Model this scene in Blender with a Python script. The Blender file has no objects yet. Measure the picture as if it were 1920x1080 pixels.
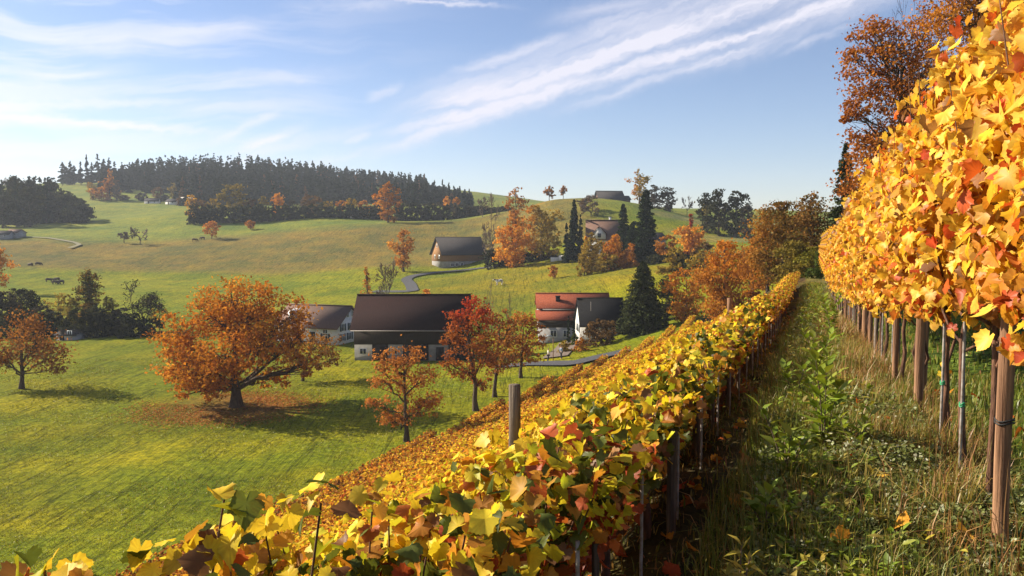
import bpy, math, random
import numpy as np
from mathutils import Vector
R = math.radians
sin, cos, pi = math.sin, math.cos, math.pi
scene = bpy.context.scene
COL = scene.collection

# ------------------------------------------------------------------ camera
FPX = 1493.3                       # focal length in pixels of the 1920 wide photograph
PITCH = math.atan(100 / FPX)
cam_d = bpy.data.cameras.new('camera')
cam_d.lens = 28.0; cam_d.sensor_width = 36.0
cam_d.clip_start = 0.05; cam_d.clip_end = 6000
cam = bpy.data.objects.new('camera', cam_d); COL.objects.link(cam)
cam.location = (0, 0, 0)
cam.rotation_euler = (pi / 2 - PITCH, 0, 0)
scene.camera = cam

# ------------------------------------------------------------------ light
SUN_AZ, SUN_EL = R(-68), R(29.5)     # azimuth clockwise from +Y
SUN_V = Vector((sin(SUN_AZ) * cos(SUN_EL), cos(SUN_AZ) * cos(SUN_EL), sin(SUN_EL)))
sd = bpy.data.lights.new('sun', 'SUN'); sd.energy = 5.0; sd.angle = R(0.5); sd.color = (1, .88, .70)
sun = bpy.data.objects.new('sun', sd); COL.objects.link(sun)
sun.rotation_euler = SUN_V.to_track_quat('Z', 'Y').to_euler()

scene.view_settings.view_transform = 'Standard'
scene.view_settings.look = 'None'
scene.view_settings.exposure = 1.1
scene.view_settings.gamma = 1.0
scene.cycles.max_bounces = 6
scene.cycles.diffuse_bounces = 3
scene.cycles.transmission_bounces = 4
scene.cycles.volume_bounces = 0
scene.cycles.use_denoising = True

world = bpy.data.worlds.new('World'); scene.world = world; world.use_nodes = True


class NT:
    """short-hand for building node trees"""
    def __init__(self, tree):
        self.t = tree; self.n = tree.nodes; self.l = tree.links
    def node(self, kind, **kw):
        nd = self.n.new(kind)
        for k, v in kw.items(): setattr(nd, k, v)
        return nd
    def put(self, sock, v):
        if isinstance(v, bpy.types.NodeSocket): self.l.new(v, sock)
        elif v is not None: sock.default_value = v
    def math(self, op, a, b=None, c=None, clamp=False):
        nd = self.node('ShaderNodeMath', operation=op, use_clamp=clamp)
        self.put(nd.inputs[0], a)
        if b is not None: self.put(nd.inputs[1], b)
        if c is not None: self.put(nd.inputs[2], c)
        return nd.outputs[0]
    def mix(self, f, a, b, blend='MIX'):
        nd = self.node('ShaderNodeMix', data_type='RGBA', blend_type=blend)
        self.put(nd.inputs[0], f); self.put(nd.inputs[6], a); self.put(nd.inputs[7], b)
        return nd.outputs[2]
    def noise(self, vec, scale, detail=3, rough=.55, dist=0):
        nd = self.node('ShaderNodeTexNoise')
        if vec is not None: self.put(nd.inputs['Vector'], vec)
        nd.inputs['Scale'].default_value = scale; nd.inputs['Detail'].default_value = detail
        nd.inputs['Roughness'].default_value = rough; nd.inputs['Distortion'].default_value = dist
        return nd.outputs[0]
    def xyz(self, x, y, z):
        nd = self.node('ShaderNodeCombineXYZ')
        self.put(nd.inputs[0], x); self.put(nd.inputs[1], y); self.put(nd.inputs[2], z)
        return nd.outputs[0]
    def ramp(self, v, lo, hi, a=0., b=1.):
        nd = self.node('ShaderNodeMapRange', interpolation_type='SMOOTHSTEP')
        self.put(nd.inputs[0], v)
        nd.inputs[1].default_value = lo; nd.inputs[2].default_value = hi
        nd.inputs[3].default_value = a; nd.inputs[4].default_value = b
        return nd.outputs[0]


def build_sky():
    w = NT(world.node_tree)
    for nd in list(w.n): w.n.remove(nd)
    out = w.node('ShaderNodeOutputWorld'); bg = w.node('ShaderNodeBackground')
    w.l.new(bg.outputs[0], out.inputs[0])
    sky = w.node('ShaderNodeTexSky', sky_type='NISHITA', sun_disc=False)
    sky.sun_elevation = SUN_EL; sky.sun_rotation = SUN_AZ
    sky.altitude = 500; sky.air_density = 1.0; sky.dust_density = .35; sky.ozone_density = 2.0
    tc = w.node('ShaderNodeTexCoord')
    sp = w.node('ShaderNodeSeparateXYZ'); w.l.new(tc.outputs['Generated'], sp.inputs[0])
    X, Y, Z = sp.outputs
    az = w.math('ARCTAN2', X, Y); el = w.math('ARCSINE', Z)
    # --- the broad band of cirrus, running up to the right
    ph = R(17.4)
    a = w.math('ADD', w.math('MULTIPLY', az, cos(ph)), w.math('MULTIPLY', el, sin(ph)))
    c = w.math('ADD', w.math('MULTIPLY', az, -sin(ph)), w.math('MULTIPLY', el, cos(ph)))
    wob = w.math('MULTIPLY', w.math('SUBTRACT', w.noise(w.xyz(a, c, 3.), 7, 2), .5), .03)
    fea = w.math('MULTIPLY', w.math('SUBTRACT', w.noise(w.xyz(w.math('MULTIPLY', a, 1.0), w.math('MULTIPLY', c, 1.6), 5.), 55, 4, .6), .5), .016)
    c2 = w.math('ADD', w.math('ADD', c, wob), fea)
    # a fan: the strands spread towards the lower left
    sp_ = w.math('ADD', w.math('MULTIPLY', a, -.12), .0)
    def strand(c0, wid, a0, a1, fan, amp):
        d = w.math('SUBTRACT', c2, w.math('ADD', w.math('MULTIPLY', a, fan), c0))
        g = w.math('POWER', 2.718, w.math('MULTIPLY', w.math('MULTIPLY', d, d), -1. / (wid * wid)))
        e = w.math('MULTIPLY', w.ramp(a, a0 - .07, a0 + .04), w.ramp(a, a1 - .10, a1 + .12, 1., 0.))
        return w.math('MULTIPLY', w.math('MULTIPLY', g, e), amp)
    S = None
    for args in [(.176, .012, -.03, .75, -.035, 1.0), (.197, .013, -.06, .30, -.01, .36), (.158, .008, -.08, .55, -.055, .85),
                 (.130, .006, .14, .36, -.02, .5), (.149, .008, -.10, .14, .02, .62), (.143, .012, .26, .60, -.05, .45),
                 (.165, .025, -.09, .8, -.03, .26), (.205, .02, .16, .8, -.03, .33), (.178, .006, -.19, -.10, .0, .45),
                 (.180, .008, -.31, -.19, .0, .62), (.193, .007, -.40, -.27, .04, .5), (.158, .005, -.22, -.12, .03, .45)]:
        s = strand(*args)
        S = s if S is None else w.math('MAXIMUM', S, s) if args[1] < .012 else w.math('ADD', S, s)
    st = w.noise(w.xyz(w.math('MULTIPLY', a, 2.5), w.math('MULTIPLY', c2, 26.), 0.), 1.9, 7, .62, .35)
    band = w.math('MULTIPLY', S, w.ramp(st, .26, .66, .34, 1.15), clamp=True)
    # --- thin veil and level streaks on the side of the sun
    side = w.ramp(az, -.85, .05, 1., 0.)
    ph2 = R(4)
    a3 = w.math('ADD', az, w.math('MULTIPLY', el, .25))
    c3 = w.math('ADD', w.math('MULTIPLY', az, -sin(ph2)), el)
    c3 = w.math('ADD', c3, w.math('MULTIPLY', w.math('SUBTRACT', w.noise(w.xyz(a3, c3, 1.), 5, 3), .5), .06))
    st2 = w.noise(w.xyz(w.math('MULTIPLY', a3, 3.2), w.math('MULTIPLY', c3, 30.), 7.), 1., 5, .58)
    veil = w.math('MULTIPLY', w.ramp(st2, .42, .62), w.math('MULTIPLY', side, .95))
    lowveil = w.math('MULTIPLY', side, w.math('MULTIPLY', w.ramp(el, .0, .30, .34, .0), w.ramp(w.noise(w.xyz(az, w.math('MULTIPLY', el, 3.), 2.), 2.2, 3), .3, .7, .55, 1.)))
    # two short level streaks low over the wood, and a contrail high up
    def streak(el0, slope, wid, a0, a1, amp):
        d = w.math('SUBTRACT', w.math('ADD', el, fea), w.math('ADD', w.math('MULTIPLY', az, slope), el0))
        g = w.math('POWER', 2.718, w.math('MULTIPLY', w.math('MULTIPLY', d, d), -1. / (wid * wid)))
        return w.math('MULTIPLY', w.math('MULTIPLY', g, w.ramp(az, a0 - .05, a0 + .06)), w.math('MULTIPLY', w.ramp(az, a1 - .10, a1 + .06, 1., 0.), amp))
    k1 = streak(.112, -.02, .0045, -.62, -.35, .85)
    k2 = streak(.19, .10, .005, -.62, -.36, .6)
    k3 = streak(.2715, -.13, .0022, -.17, -.02, .55)
    def seg(p0, p1, wid, amp):
        """a wisp between two directions of the sky"""
        (a0, e0), (a1, e1) = p0, p1
        sl = (e1 - e0) / (a1 - a0)
        d = w.math('SUBTRACT', w.math('ADD', el, w.math('ADD', w.math('MULTIPLY', fea, .8), w.math('MULTIPLY', wob, .5))), w.math('ADD', w.math('MULTIPLY', az, sl), e0 - sl * a0))
        g = w.math('POWER', 2.718, w.math('MULTIPLY', w.math('MULTIPLY', d, d), -1. / (wid * wid)))
        L = a1 - a0
        return w.math('MULTIPLY', w.math('MULTIPLY', g, w.ramp(az, a0 - .1 * L, a0 + .35 * L)), w.math('MULTIPLY', w.ramp(az, a1 - .4 * L, a1 + .1 * L, 1., 0.), amp))
    wisps = w.math('MAXIMUM', k1, k2)
    for q in WISPS: wisps = w.math('MAXIMUM', wisps, seg(*q))
    wisps = w.math('MULTIPLY', wisps, w.ramp(st2, .34, .60, .45, 1.1))
    band = w.math('MAXIMUM', band, wisps)
    allc = w.math('MAXIMUM', w.math('MAXIMUM', band, k1), w.math('MAXIMUM', k2, k3))
    v = w.math('MAXIMUM', veil, lowveil)
    dens = w.math('SUBTRACT', 1., w.math('MULTIPLY', w.math('SUBTRACT', 1., w.math('MULTIPLY', allc, .88)), w.math('SUBTRACT', 1., w.math('MULTIPLY', v, .8))), clamp=True)
    cloud = w.mix(side, (CLOUD[0] * .86, CLOUD[1] * .86, CLOUD[2] * .92, 1), (CLOUD[0], CLOUD[1] * 1.02, CLOUD[2], 1))
    col = w.mix(dens, w.mix(1., sky.outputs[0], (1.03, .98, 1.07, 1), 'MULTIPLY'), cloud)
    col = w.mix(w.ramp(el, -.06, -.01, 1., 0.), col, (2.0, 2.0, 1.8, 1))
    w.l.new(col, bg.inputs[0]); bg.inputs[1].default_value = SKY_STRENGTH

WISPS = [((-.571, .130), (-.370, .152), .005, .55), ((-.571, .160), (-.415, .186), .007, .5), ((-.571, .20), (-.34, .216), .011, .5), ((-.45, .214), (-.26, .25), .009, .45),
         ((-.571, .25), (-.41, .28), .011, .45), ((-.335, .096), (-.242, .130), .007, .9), ((-.36, .106), (-.27, .150), .006, .65), ((-.212, .112), (-.169, .125), .005, .8), ((-.18, .166), (-.13, .182), .006, .85),
         ((-.40, .172), (-.17, .196), .009, .4), ((-.29, .262), (-.12, .278), .007, .4), ((-.17, .280), (.0, .272), .0025, .6), ((.013, .180), (.25, .207), .006, .6), ((.31, .207), (.41, .238), .005, .6),
         ((.03, .252), (.25, .292), .010, .5), ((-.09, .192), (.1, .246), .007, .6), ((-.5, .142), (-.2, .16), .012, .35)]
SKY_STRENGTH = 0.064
CLOUD = (8.0, 7.8, 8.1)
build_sky()

# ------------------------------------------------------------------ helpers: objects
def tag(o, label=None, cat=None, group=None, kind=None):
    if label: o['label'] = label
    if cat: o['category'] = cat
    if group: o['group'] = group
    if kind: o['kind'] = kind
    return o

def empty(name, loc, rz=0., label=None, cat=None, group=None):
    o = bpy.data.objects.new(name, None); COL.objects.link(o)
    o.empty_display_size = .3
    o.location = loc; o.rotation_euler = (0, 0, rz)
    return tag(o, label, cat, group)

def link(name, me, parent=None):
    o = bpy.data.objects.new(name, me); COL.objects.link(o)
    if parent: o.parent = parent
    return o

def copy_tree(o, parent=None):
    c = o.copy(); COL.objects.link(c)
    if parent: c.parent = parent
    for ch in list(o.children): copy_tree(ch, c)
    return c

def mesh(name, V, faces, mat, col=None, smooth=False):
    """faces: list of (M,k) index arrays"""
    V = np.asarray(V, np.float32)
    me = bpy.data.meshes.new(name)
    me.vertices.add(len(V)); me.vertices.foreach_set('co', V.ravel())
    loops = np.concatenate([np.asarray(f, np.int32).ravel() for f in faces])
    tot = np.concatenate([np.full(len(f), np.shape(f)[1], np.int32) for f in faces])
    start = np.concatenate([[0], np.cumsum(tot)[:-1]]).astype(np.int32)
    me.loops.add(len(loops)); me.loops.foreach_set('vertex_index', loops)
    me.polygons.add(len(tot)); me.polygons.foreach_set('loop_start', start); me.polygons.foreach_set('loop_total', tot)
    if smooth: me.polygons.foreach_set('use_smooth', np.ones(len(tot), bool))
    me.update(calc_edges=True)
    if col is not None:
        at_ = me.color_attributes.new('Col', 'FLOAT_COLOR', 'POINT')
        c4 = np.ones((len(V), 4), np.float32); c4[:, :3] = col
        at_.data.foreach_set('color', c4.ravel())
    if mat: me.materials.append(mat)
    return me

class MB:
    """collects boxes, prisms and tubes into ONE mesh"""
    def __init__(self): self.v = []; self.f = {}; self.n = 0
    def add(self, V, F):
        V = np.asarray(V, float); self.v.append(V)
        for f in F: self.f.setdefault(len(f), []).append([i + self.n for i in f])
        self.n += len(V)
    def box(self, x0, x1, y0, y1, z0, z1):
        self.add([(x0, y0, z0), (x1, y0, z0), (x1, y1, z0), (x0, y1, z0), (x0, y0, z1), (x1, y0, z1), (x1, y1, z1), (x0, y1, z1)],
                 [(0, 3, 2, 1), (4, 5, 6, 7), (0, 1, 5, 4), (1, 2, 6, 5), (2, 3, 7, 6), (3, 0, 4, 7)])
    def prism(self, poly, axis, a0, a1):
        n = len(poly); V = []
        for t in (a0, a1):
            for (u, w_) in poly: V.append((t, u, w_) if axis == 'x' else (u, t, w_) if axis == 'y' else (u, w_, t))
        F = [tuple(range(n))[::-1], tuple(range(n, 2 * n))] + [(i, (i + 1) % n, n + (i + 1) % n, n + i) for i in range(n)]
        self.add(V, F)
    def tube(self, pts, rad, sides=6, cap=True):
        V, F = tube(pts, rad, sides)
        self.add(V, [tuple(f) for f in F])
        if cap:
            n = self.n
            self.f.setdefault(sides, []).append([n - sides + i for i in range(sides)])
            self.f.setdefault(sides, []).append([n - len(V) + i for i in range(sides)][::-1])
    def build(self, name, mat, parent=None, smooth=False):
        me = mesh(name, np.concatenate(self.v), [np.array(x) for x in self.f.values()], mat, smooth=smooth)
        return link(name, me, parent)

def tube(pts, rad, sides=5):
    P = np.asarray(pts, float); n = len(P)
    r = np.broadcast_to(np.asarray(rad, float), (n,))
    T = np.gradient(P, axis=0); T /= np.linalg.norm(T, axis=1, keepdims=True) + 1e-9
    ref = np.array([0., 0, 1]) if abs(T[:, 2]).mean() < .8 else np.array([1., 0, 0])
    A = np.cross(T, ref); A /= np.linalg.norm(A, axis=1, keepdims=True) + 1e-9
    B = np.cross(T, A)
    th = np.linspace(0, 2 * pi, sides, endpoint=False)
    V = P[:, None, :] + r[:, None, None] * (np.cos(th)[None, :, None] * A[:, None, :] + np.sin(th)[None, :, None] * B[:, None, :])
    i = np.arange(n - 1)[:, None] * sides; j = np.arange(sides)[None, :]; j2 = (j + 1) % sides
    F = np.stack([i + j, i + j2, i + sides + j2, i + sides + j], -1).reshape(-1, 4)
    return V.reshape(-1, 3), F

def join_tubes(lst):
    V, F, n = [], [], 0
    for v, f in lst: V.append(v); F.append(f + n); n += len(v)
    return np.concatenate(V), np.concatenate(F)

def bez(a, b, c, n):
    t = np.linspace(0, 1, n)[:, None]
    return (1 - t) ** 2 * a + 2 * t * (1 - t) * b + t * t * c

# ------------------------------------------------------------------ materials
def new_mat(name):
    m = bpy.data.materials.new(name); m.use_nodes = True
    w = NT(m.node_tree); bs = w.n['Principled BSDF']
    return m, w, bs

def surf_mat(name, c1, c2, scale=4., rough=.85, bump=.3, stretch=(1, 1, 1), bscale=None, spec=.25, bdist=.02):
    m, w, bs = new_mat(name)
    tc = w.node('ShaderNodeTexCoord'); mp = w.node('ShaderNodeMapping')
    w.l.new(tc.outputs['Object'], mp.inputs[0]); mp.inputs['Scale'].default_value = stretch
    n = w.noise(mp.outputs[0], scale, 5, .6)
    w.put(bs.inputs['Base Color'], w.mix(w.ramp(n, .3, .7), (*c1, 1), (*c2, 1)))
    bs.inputs['Roughness'].default_value = rough; bs.inputs['Specular IOR Level'].default_value = spec
    if bump:
        b = w.node('ShaderNodeBump'); b.inputs['Strength'].default_value = bump; b.inputs['Distance'].default_value = bdist
        w.l.new(w.noise(mp.outputs[0], bscale or scale * 3, 4, .6), b.inputs['Height']); w.l.new(b.outputs[0], bs.inputs['Normal'])
    return m

def leaf_mat(name, trans=.4, gloss=.06, mottle=None):
    m, w, bs = new_mat(name); w.n.remove(bs)
    out = w.n['Material Output']
    at_ = w.node('ShaderNodeAttribute', attribute_name='Col')
    c = at_.outputs['Color']
    if mottle:
        tc = w.node('ShaderNodeTexCoord')
        n = w.noise(tc.outputs['Object'], mottle, 4, .65)
        c = w.mix(w.ramp(n, .52, .78, 0, .5), c, w.mix(1., c, (.62, .36, .16, 1), 'MULTIPLY'))
    d = w.node('ShaderNodeBsdfDiffuse'); w.put(d.inputs[0], c)
    t = w.node('ShaderNodeBsdfTranslucent'); w.put(t.inputs[0], w.mix(1., c, (1.0, .95, .6, 1), 'MULTIPLY'))
    mx = w.node('ShaderNodeMixShader'); mx.inputs[0].default_value = trans
    w.l.new(d.outputs[0], mx.inputs[1]); w.l.new(t.outputs[0], mx.inputs[2])
    last = mx.outputs[0]
    if gloss:
        g = w.node('ShaderNodeBsdfGlossy'); g.inputs['Roughness'].default_value = .45
        m2 = w.node('ShaderNodeMixShader'); m2.inputs[0].default_value = gloss
        w.l.new(last, m2.inputs[1]); w.l.new(g.outputs[0], m2.inputs[2]); last = m2.outputs[0]
    w.l.new(last, out.inputs[0])
    return m

M = dict(
    vine=leaf_mat('vine_leaf', .42, .015, 30.), vinefar=leaf_mat('vine_leaf_far', .42, 0), tree=leaf_mat('tree_leaf', .35, 0),
    fir=leaf_mat('fir_needle', .12, 0), grass=leaf_mat('grass_blade', .35, .03), litter=leaf_mat('dry_leaf', .2, 0),
    bark=surf_mat('bark', (.05, .035, .025), (.11, .08, .055), 6, .95, .8, (1, 1, .25), bdist=.05),
    twig=surf_mat('twig', (.10, .07, .05), (.17, .125, .09), 3, .95, 0),
    vinebark=surf_mat('vine_bark', (.06, .03, .02), (.17, .085, .05), 30, .9, .8, (1, 1, .18), bdist=.01),
    post=surf_mat('post_wood', (.11, .055, .03), (.36, .20, .11), 34, .85, 1., (1, 1, .05), bdist=.01),
    oldpost=surf_mat('weathered_post_wood', (.05, .035, .026), (.20, .155, .115), 34, .9, 1., (1, 1, .05), bdist=.01),
    metal=surf_mat('galvanised_steel', (.16, .12, .09), (.34, .32, .30), 20, .6, 0, spec=.4),
    tie=surf_mat('black_tie', (.015, .015, .015), (.03, .03, .03), 10, .5, 0),
    greentie=surf_mat('green_tie', (.03, .25, .10), (.05, .35, .15), 10, .5, 0),
    darkwood=surf_mat('dark_boards', (.020, .015, .012), (.040, .030, .024), 5, .9, .4, (6, 6, .3)),
    warmwood=surf_mat('warm_boards', (.20, .10, .04), (.32, .17, .07), 5, .85, .4, (6, 6, .3)),
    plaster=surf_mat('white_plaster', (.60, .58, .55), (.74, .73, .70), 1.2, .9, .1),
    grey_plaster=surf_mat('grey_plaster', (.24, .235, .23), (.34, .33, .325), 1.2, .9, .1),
    tile_dark=surf_mat('dark_brown_tiles', (.016, .010, .010), (.028, .014, .013), 2.5, .95, .5, (5, 1, 1), spec=.04),
    tile_grey=surf_mat('grey_tiles', (.035, .033, .035), (.060, .056, .056), 2.5, .95, .5, (5, 1, 1), spec=.06),
    tile_red=surf_mat('red_tiles', (.15, .038, .022), (.24, .07, .035), 2.2, .95, .5, (4, 1, 1), spec=.05),
    tile_brown=surf_mat('brown_tiles', (.11, .065, .05), (.16, .095, .07), 2.5, .9, .5, (5, 1, 1)),
    slate=surf_mat('slate', (.010, .010, .011), (.018, .018, .019), 3, .95, .3, (5, 1, 1), spec=.04),
    glass=surf_mat('window_glass', (.015, .02, .025), (.025, .03, .035), 2, .15, 0, spec=.5),
    frame=surf_mat('white_paint', (.72, .72, .70), (.80, .80, .78), 3, .6, 0),
    shutter=surf_mat('shutter_paint', (.03, .045, .05), (.05, .065, .07), 3, .7, 0),
    asphalt=surf_mat('asphalt', (.045, .045, .05), (.075, .075, .08), 3, .9, .2),
    stone=surf_mat('stone', (.28, .27, .25), (.42, .40, .37), 2, .9, .4),
    skin=surf_mat('skin', (.45, .27, .19), (.50, .31, .22), 8, .6, 0),
    shirt=surf_mat('pale_cloth', (.55, .53, .45), (.65, .62, .52), 8, .9, 0),
    jacket=surf_mat('blue_grey_cloth', (.16, .21, .28), (.22, .28, .36), 8, .9, 0),
    trousers=surf_mat('dark_cloth', (.03, .035, .05), (.05, .055, .07), 8, .9, 0),
    hair=surf_mat('brown_hair', (.05, .03, .02), (.08, .05, .03), 20, .8, 0),
    darkcow=surf_mat('dark_cow_coat', (.03, .018, .012), (.07, .04, .025), 2, .8, 0),
    lamp=surf_mat('lamp_grey', (.30, .33, .36), (.38, .41, .44), 5, .4, 0, spec=.5),
)
def pied():
    m, w, bs = new_mat('pied_cow_coat'); tc = w.node('ShaderNodeTexCoord')
    n = w.noise(tc.outputs['Object'], 1.7, 2, .4)
    w.put(bs.inputs['Base Color'], w.mix(w.ramp(n, .50, .53), (.75, .72, .66, 1), (.09, .035, .02, 1)))
    bs.inputs['Roughness'].default_value = .8
    return m
M['pied'] = pied()

# ------------------------------------------------------------------ the lie of the land
RA = R(20.57); SA, CA = sin(RA), cos(RA)        # the vine rows run 20.6 degrees right of the view
def to_sp(x, y): return x * SA + y * CA, -x * CA + y * SA      # along the row, and left of the camera
def to_xy(s, p): return s * SA - p * CA, s * CA + p * SA
ROW_RZ = pi / 2 - RA

def ray(px, py):
    u, v = (px - 960) / FPX, (540 - py) / FPX
    return np.array([u, cos(PITCH) + v * sin(PITCH), -sin(PITCH) + v * cos(PITCH)])
def P(px, py, Y):
    d = ray(px, py); return d * (Y / d[1])

CTRL = [  # what is seen where, and how far off (pixel of the photograph, metres)
    (0, 1080, 41), (300, 1040, 43.5), (443, 762, 81), (40, 728, 90.7), (762, 828, 67), (680, 675, 111), (640, 650, 124), (840, 675, 111),
    (1050, 640, 130), (150, 632, 137), (-300, 640, 137), (-400, 800, 73), (240, 548, 205), (60, 530, 235), (240, 512, 262), (500, 578, 172), (620, 560, 195), (560, 522, 240),
    (760, 560, 180), (850, 501, 245), (740, 503, 242), (935, 532, 192), (1000, 560, 165), (1050, 486, 222), (1130, 482, 215), (397, 450, 330), (262, 456, 322),
    (470, 436, 358), (728, 420, 342), (600, 407, 385), (900, 445, 295), (830, 414, 372), (430, 401, 420), (110, 470, 300), (180, 408, 470), (20, 445, 330), (60, 420, 430),
    (250, 405, 470), (150, 362, 600), (300, 380, 540), (480, 378, 580), (700, 380, 540), (840, 386, 480), (160, 346, 690), (20, 348, 690), (-200, 380, 600), (-250, 470, 300),
    (1030, 376, 330), (1045, 400, 290), (1060, 435, 260), (1145, 379, 345), (1200, 381, 318), (1290, 406, 310), (1360, 440, 255), (1400, 452, 232),
    (1250, 425, 262), (1360, 470, 215), (1150, 520, 160), (1100, 565, 148), (1285, 600, 112), (1500, 470, 190), (1700, 440, 170), (1900, 425, 220), (2300, 400, 220),
    (960, 400, 330), (1100, 377, 340)]
cp = [P(*c) for c in CTRL]
extra = [(0, 0, -17.6), (-60, 20, -17.6), (-120, 60, -17.6), (-25, 10, -17.8), (30, 20, -17.6), (-120, -100, -18), (40, -80, -10), (60, 60, -9), (120, 60, -4), (200, 0, 0), (300, 200, 12),
         (-330, 720, 46), (-250, 760, 52), (-150, 730, 47), (-60, 720, 41), (10, 660, 29), (60, 560, 20), (120, 500, 16), (-150, 900, 44), (0, 900, 30), (200, 700, 12), (400, 600, 14), (-500, 700, 40), (500, 400, 20),
         (-600, 300, 0), (-400, 100, -16), (-800, 900, 40), (800, 900, 20), (0, 1150, 20), (-800, -300, -10), (600, -300, 0)]
cp = np.array([list(q) for q in cp] + [list(e) for e in extra])
SC = 100.
def _ker(r2): return np.where(r2 > 1e-12, .5 * r2 * np.log(r2 + 1e-12), 0)
def _tps():
    A = cp[:, :2] / SC; n = len(A)
    r2 = ((A[:, None] - A[None]) ** 2).sum(-1)
    K = _ker(r2) + np.eye(n) * .002
    Pm = np.c_[np.ones(n), A]
    L = np.zeros((n + 3, n + 3)); L[:n, :n] = K; L[:n, n:] = Pm; L[n:, :n] = Pm.T
    return np.linalg.solve(L, np.r_[cp[:, 2], 0, 0, 0])
TW = _tps()
def floor_z(x, y):
    x = np.asarray(x, float); sh = x.shape
    Q = np.c_[np.ravel(x), np.ravel(y)] / SC; A = cp[:, :2] / SC
    out = np.empty(len(Q))
    for i in range(0, len(Q), 20000):
        q = Q[i:i + 20000]
        out[i:i + 20000] = _ker(((q[:, None] - A[None]) ** 2).sum(-1)) @ TW[:-3] + TW[-3] + q @ TW[-2:]
    return out.reshape(sh)

def _sst(t): t = np.clip(t, 0, 1); return t * t * (3 - 2 * t)
rng0 = np.random.default_rng(5)
def vnoise(x, y, sc, seed=0):
    """cheap smooth value noise"""
    x = np.asarray(x) / sc; y = np.asarray(y) / sc
    xi, yi = np.floor(x).astype(int), np.floor(y).astype(int); fx, fy = _sst(x - xi), _sst(y - yi)
    def h(i, j):
        n = (i * 374761393 + j * 668265263 + seed * 1442695) & 0x7fffffff
        n = ((n ^ (n >> 13)) * 1274126177) & 0x7fffffff
        return ((n ^ (n >> 16)) & 0xffff) / 65535.
    return (h(xi, yi) * (1 - fx) + h(xi + 1, yi) * fx) * (1 - fy) + (h(xi, yi + 1) * (1 - fx) + h(xi + 1, yi + 1) * fx) * fy

_pp = np.linspace(-120, 90, 4201)
def _prof(p):
    left = -1.45 - .78 * (p - .8) + .0079 * (p - .8) ** 2
    left = np.where(p > 40, -1.45 - .78 * 39.2 + .0079 * 39.2 ** 2 - .2 * (p - 40), left)
    right = np.interp(p, [-120, -60, -30, -12, -5, -2.5, -1.3, -.8, -.2, .25, .55, .8], [14, 8.5, 4.2, .8, -.62, -1.05, -1.24, -1.26, -1.24, -1.30, -1.40, -1.45])
    return np.where(p > .8, left, right)
_pz = _prof(_pp); _k = np.hanning(9); _k /= _k.sum()
_pz = np.convolve(np.pad(_pz, 4, 'edge'), _k, 'valid')
def _sst(t): t = np.clip(t, 0, 1); return t * t * (3 - 2 * t)
def drop(s): return .052 * (np.clip(s, 6, 26) - 6) + .012 * np.clip(s - 26, 0, 60)
def hill_z(x, y):
    s, p = to_sp(np.asarray(x, float), np.asarray(y, float))
    z = np.interp(p, _pp, _pz)
    w = 1 - .75 * _sst((np.abs(p) - 3) / 10) * (1 - _sst((s - 30) / 40))
    z = z - drop(s) * w
    z = z - np.clip(s - 75, 0, None) ** 2 * .004 * _sst((np.clip(p, -20, 30) + 20) / 50 + .4)
    return z
def GZ(x, y):
    a, b = hill_z(x, y), floor_z(x, y)
    b = b + 3.2 * (vnoise(x, y, 62., 88) - .5) * _sst((np.asarray(y) - 240) / 60) * _sst((620 - np.asarray(y)) / 80) * _sst((40 - np.asarray(x)) / 40)
    return (a + b + np.sqrt((a - b) ** 2 + 1.2)) / 2 - .1
def G(x, y): return float(GZ(np.array([x]), np.array([y]))[0])
def ground_at(px, py, Y):
    q = P(px, py, Y); return np.array([q[0], q[1], G(q[0], q[1])])
def hits(pts):
    """where the view rays through these pixels meet the ground"""
    out = []
    for (px, py) in pts:
        d = ray(px, py); ts = np.geomspace(2, 900, 700)
        q = d[None] * (ts / d[1])[:, None]
        below = q[:, 2] < GZ(q[:, 0], q[:, 1])
        i = int(np.argmax(below)) if below.any() else 699
        out.append(q[i])
    return np.array(out)

BIG = ground_at(443, 762, 81)        # foot of the big tree

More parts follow.
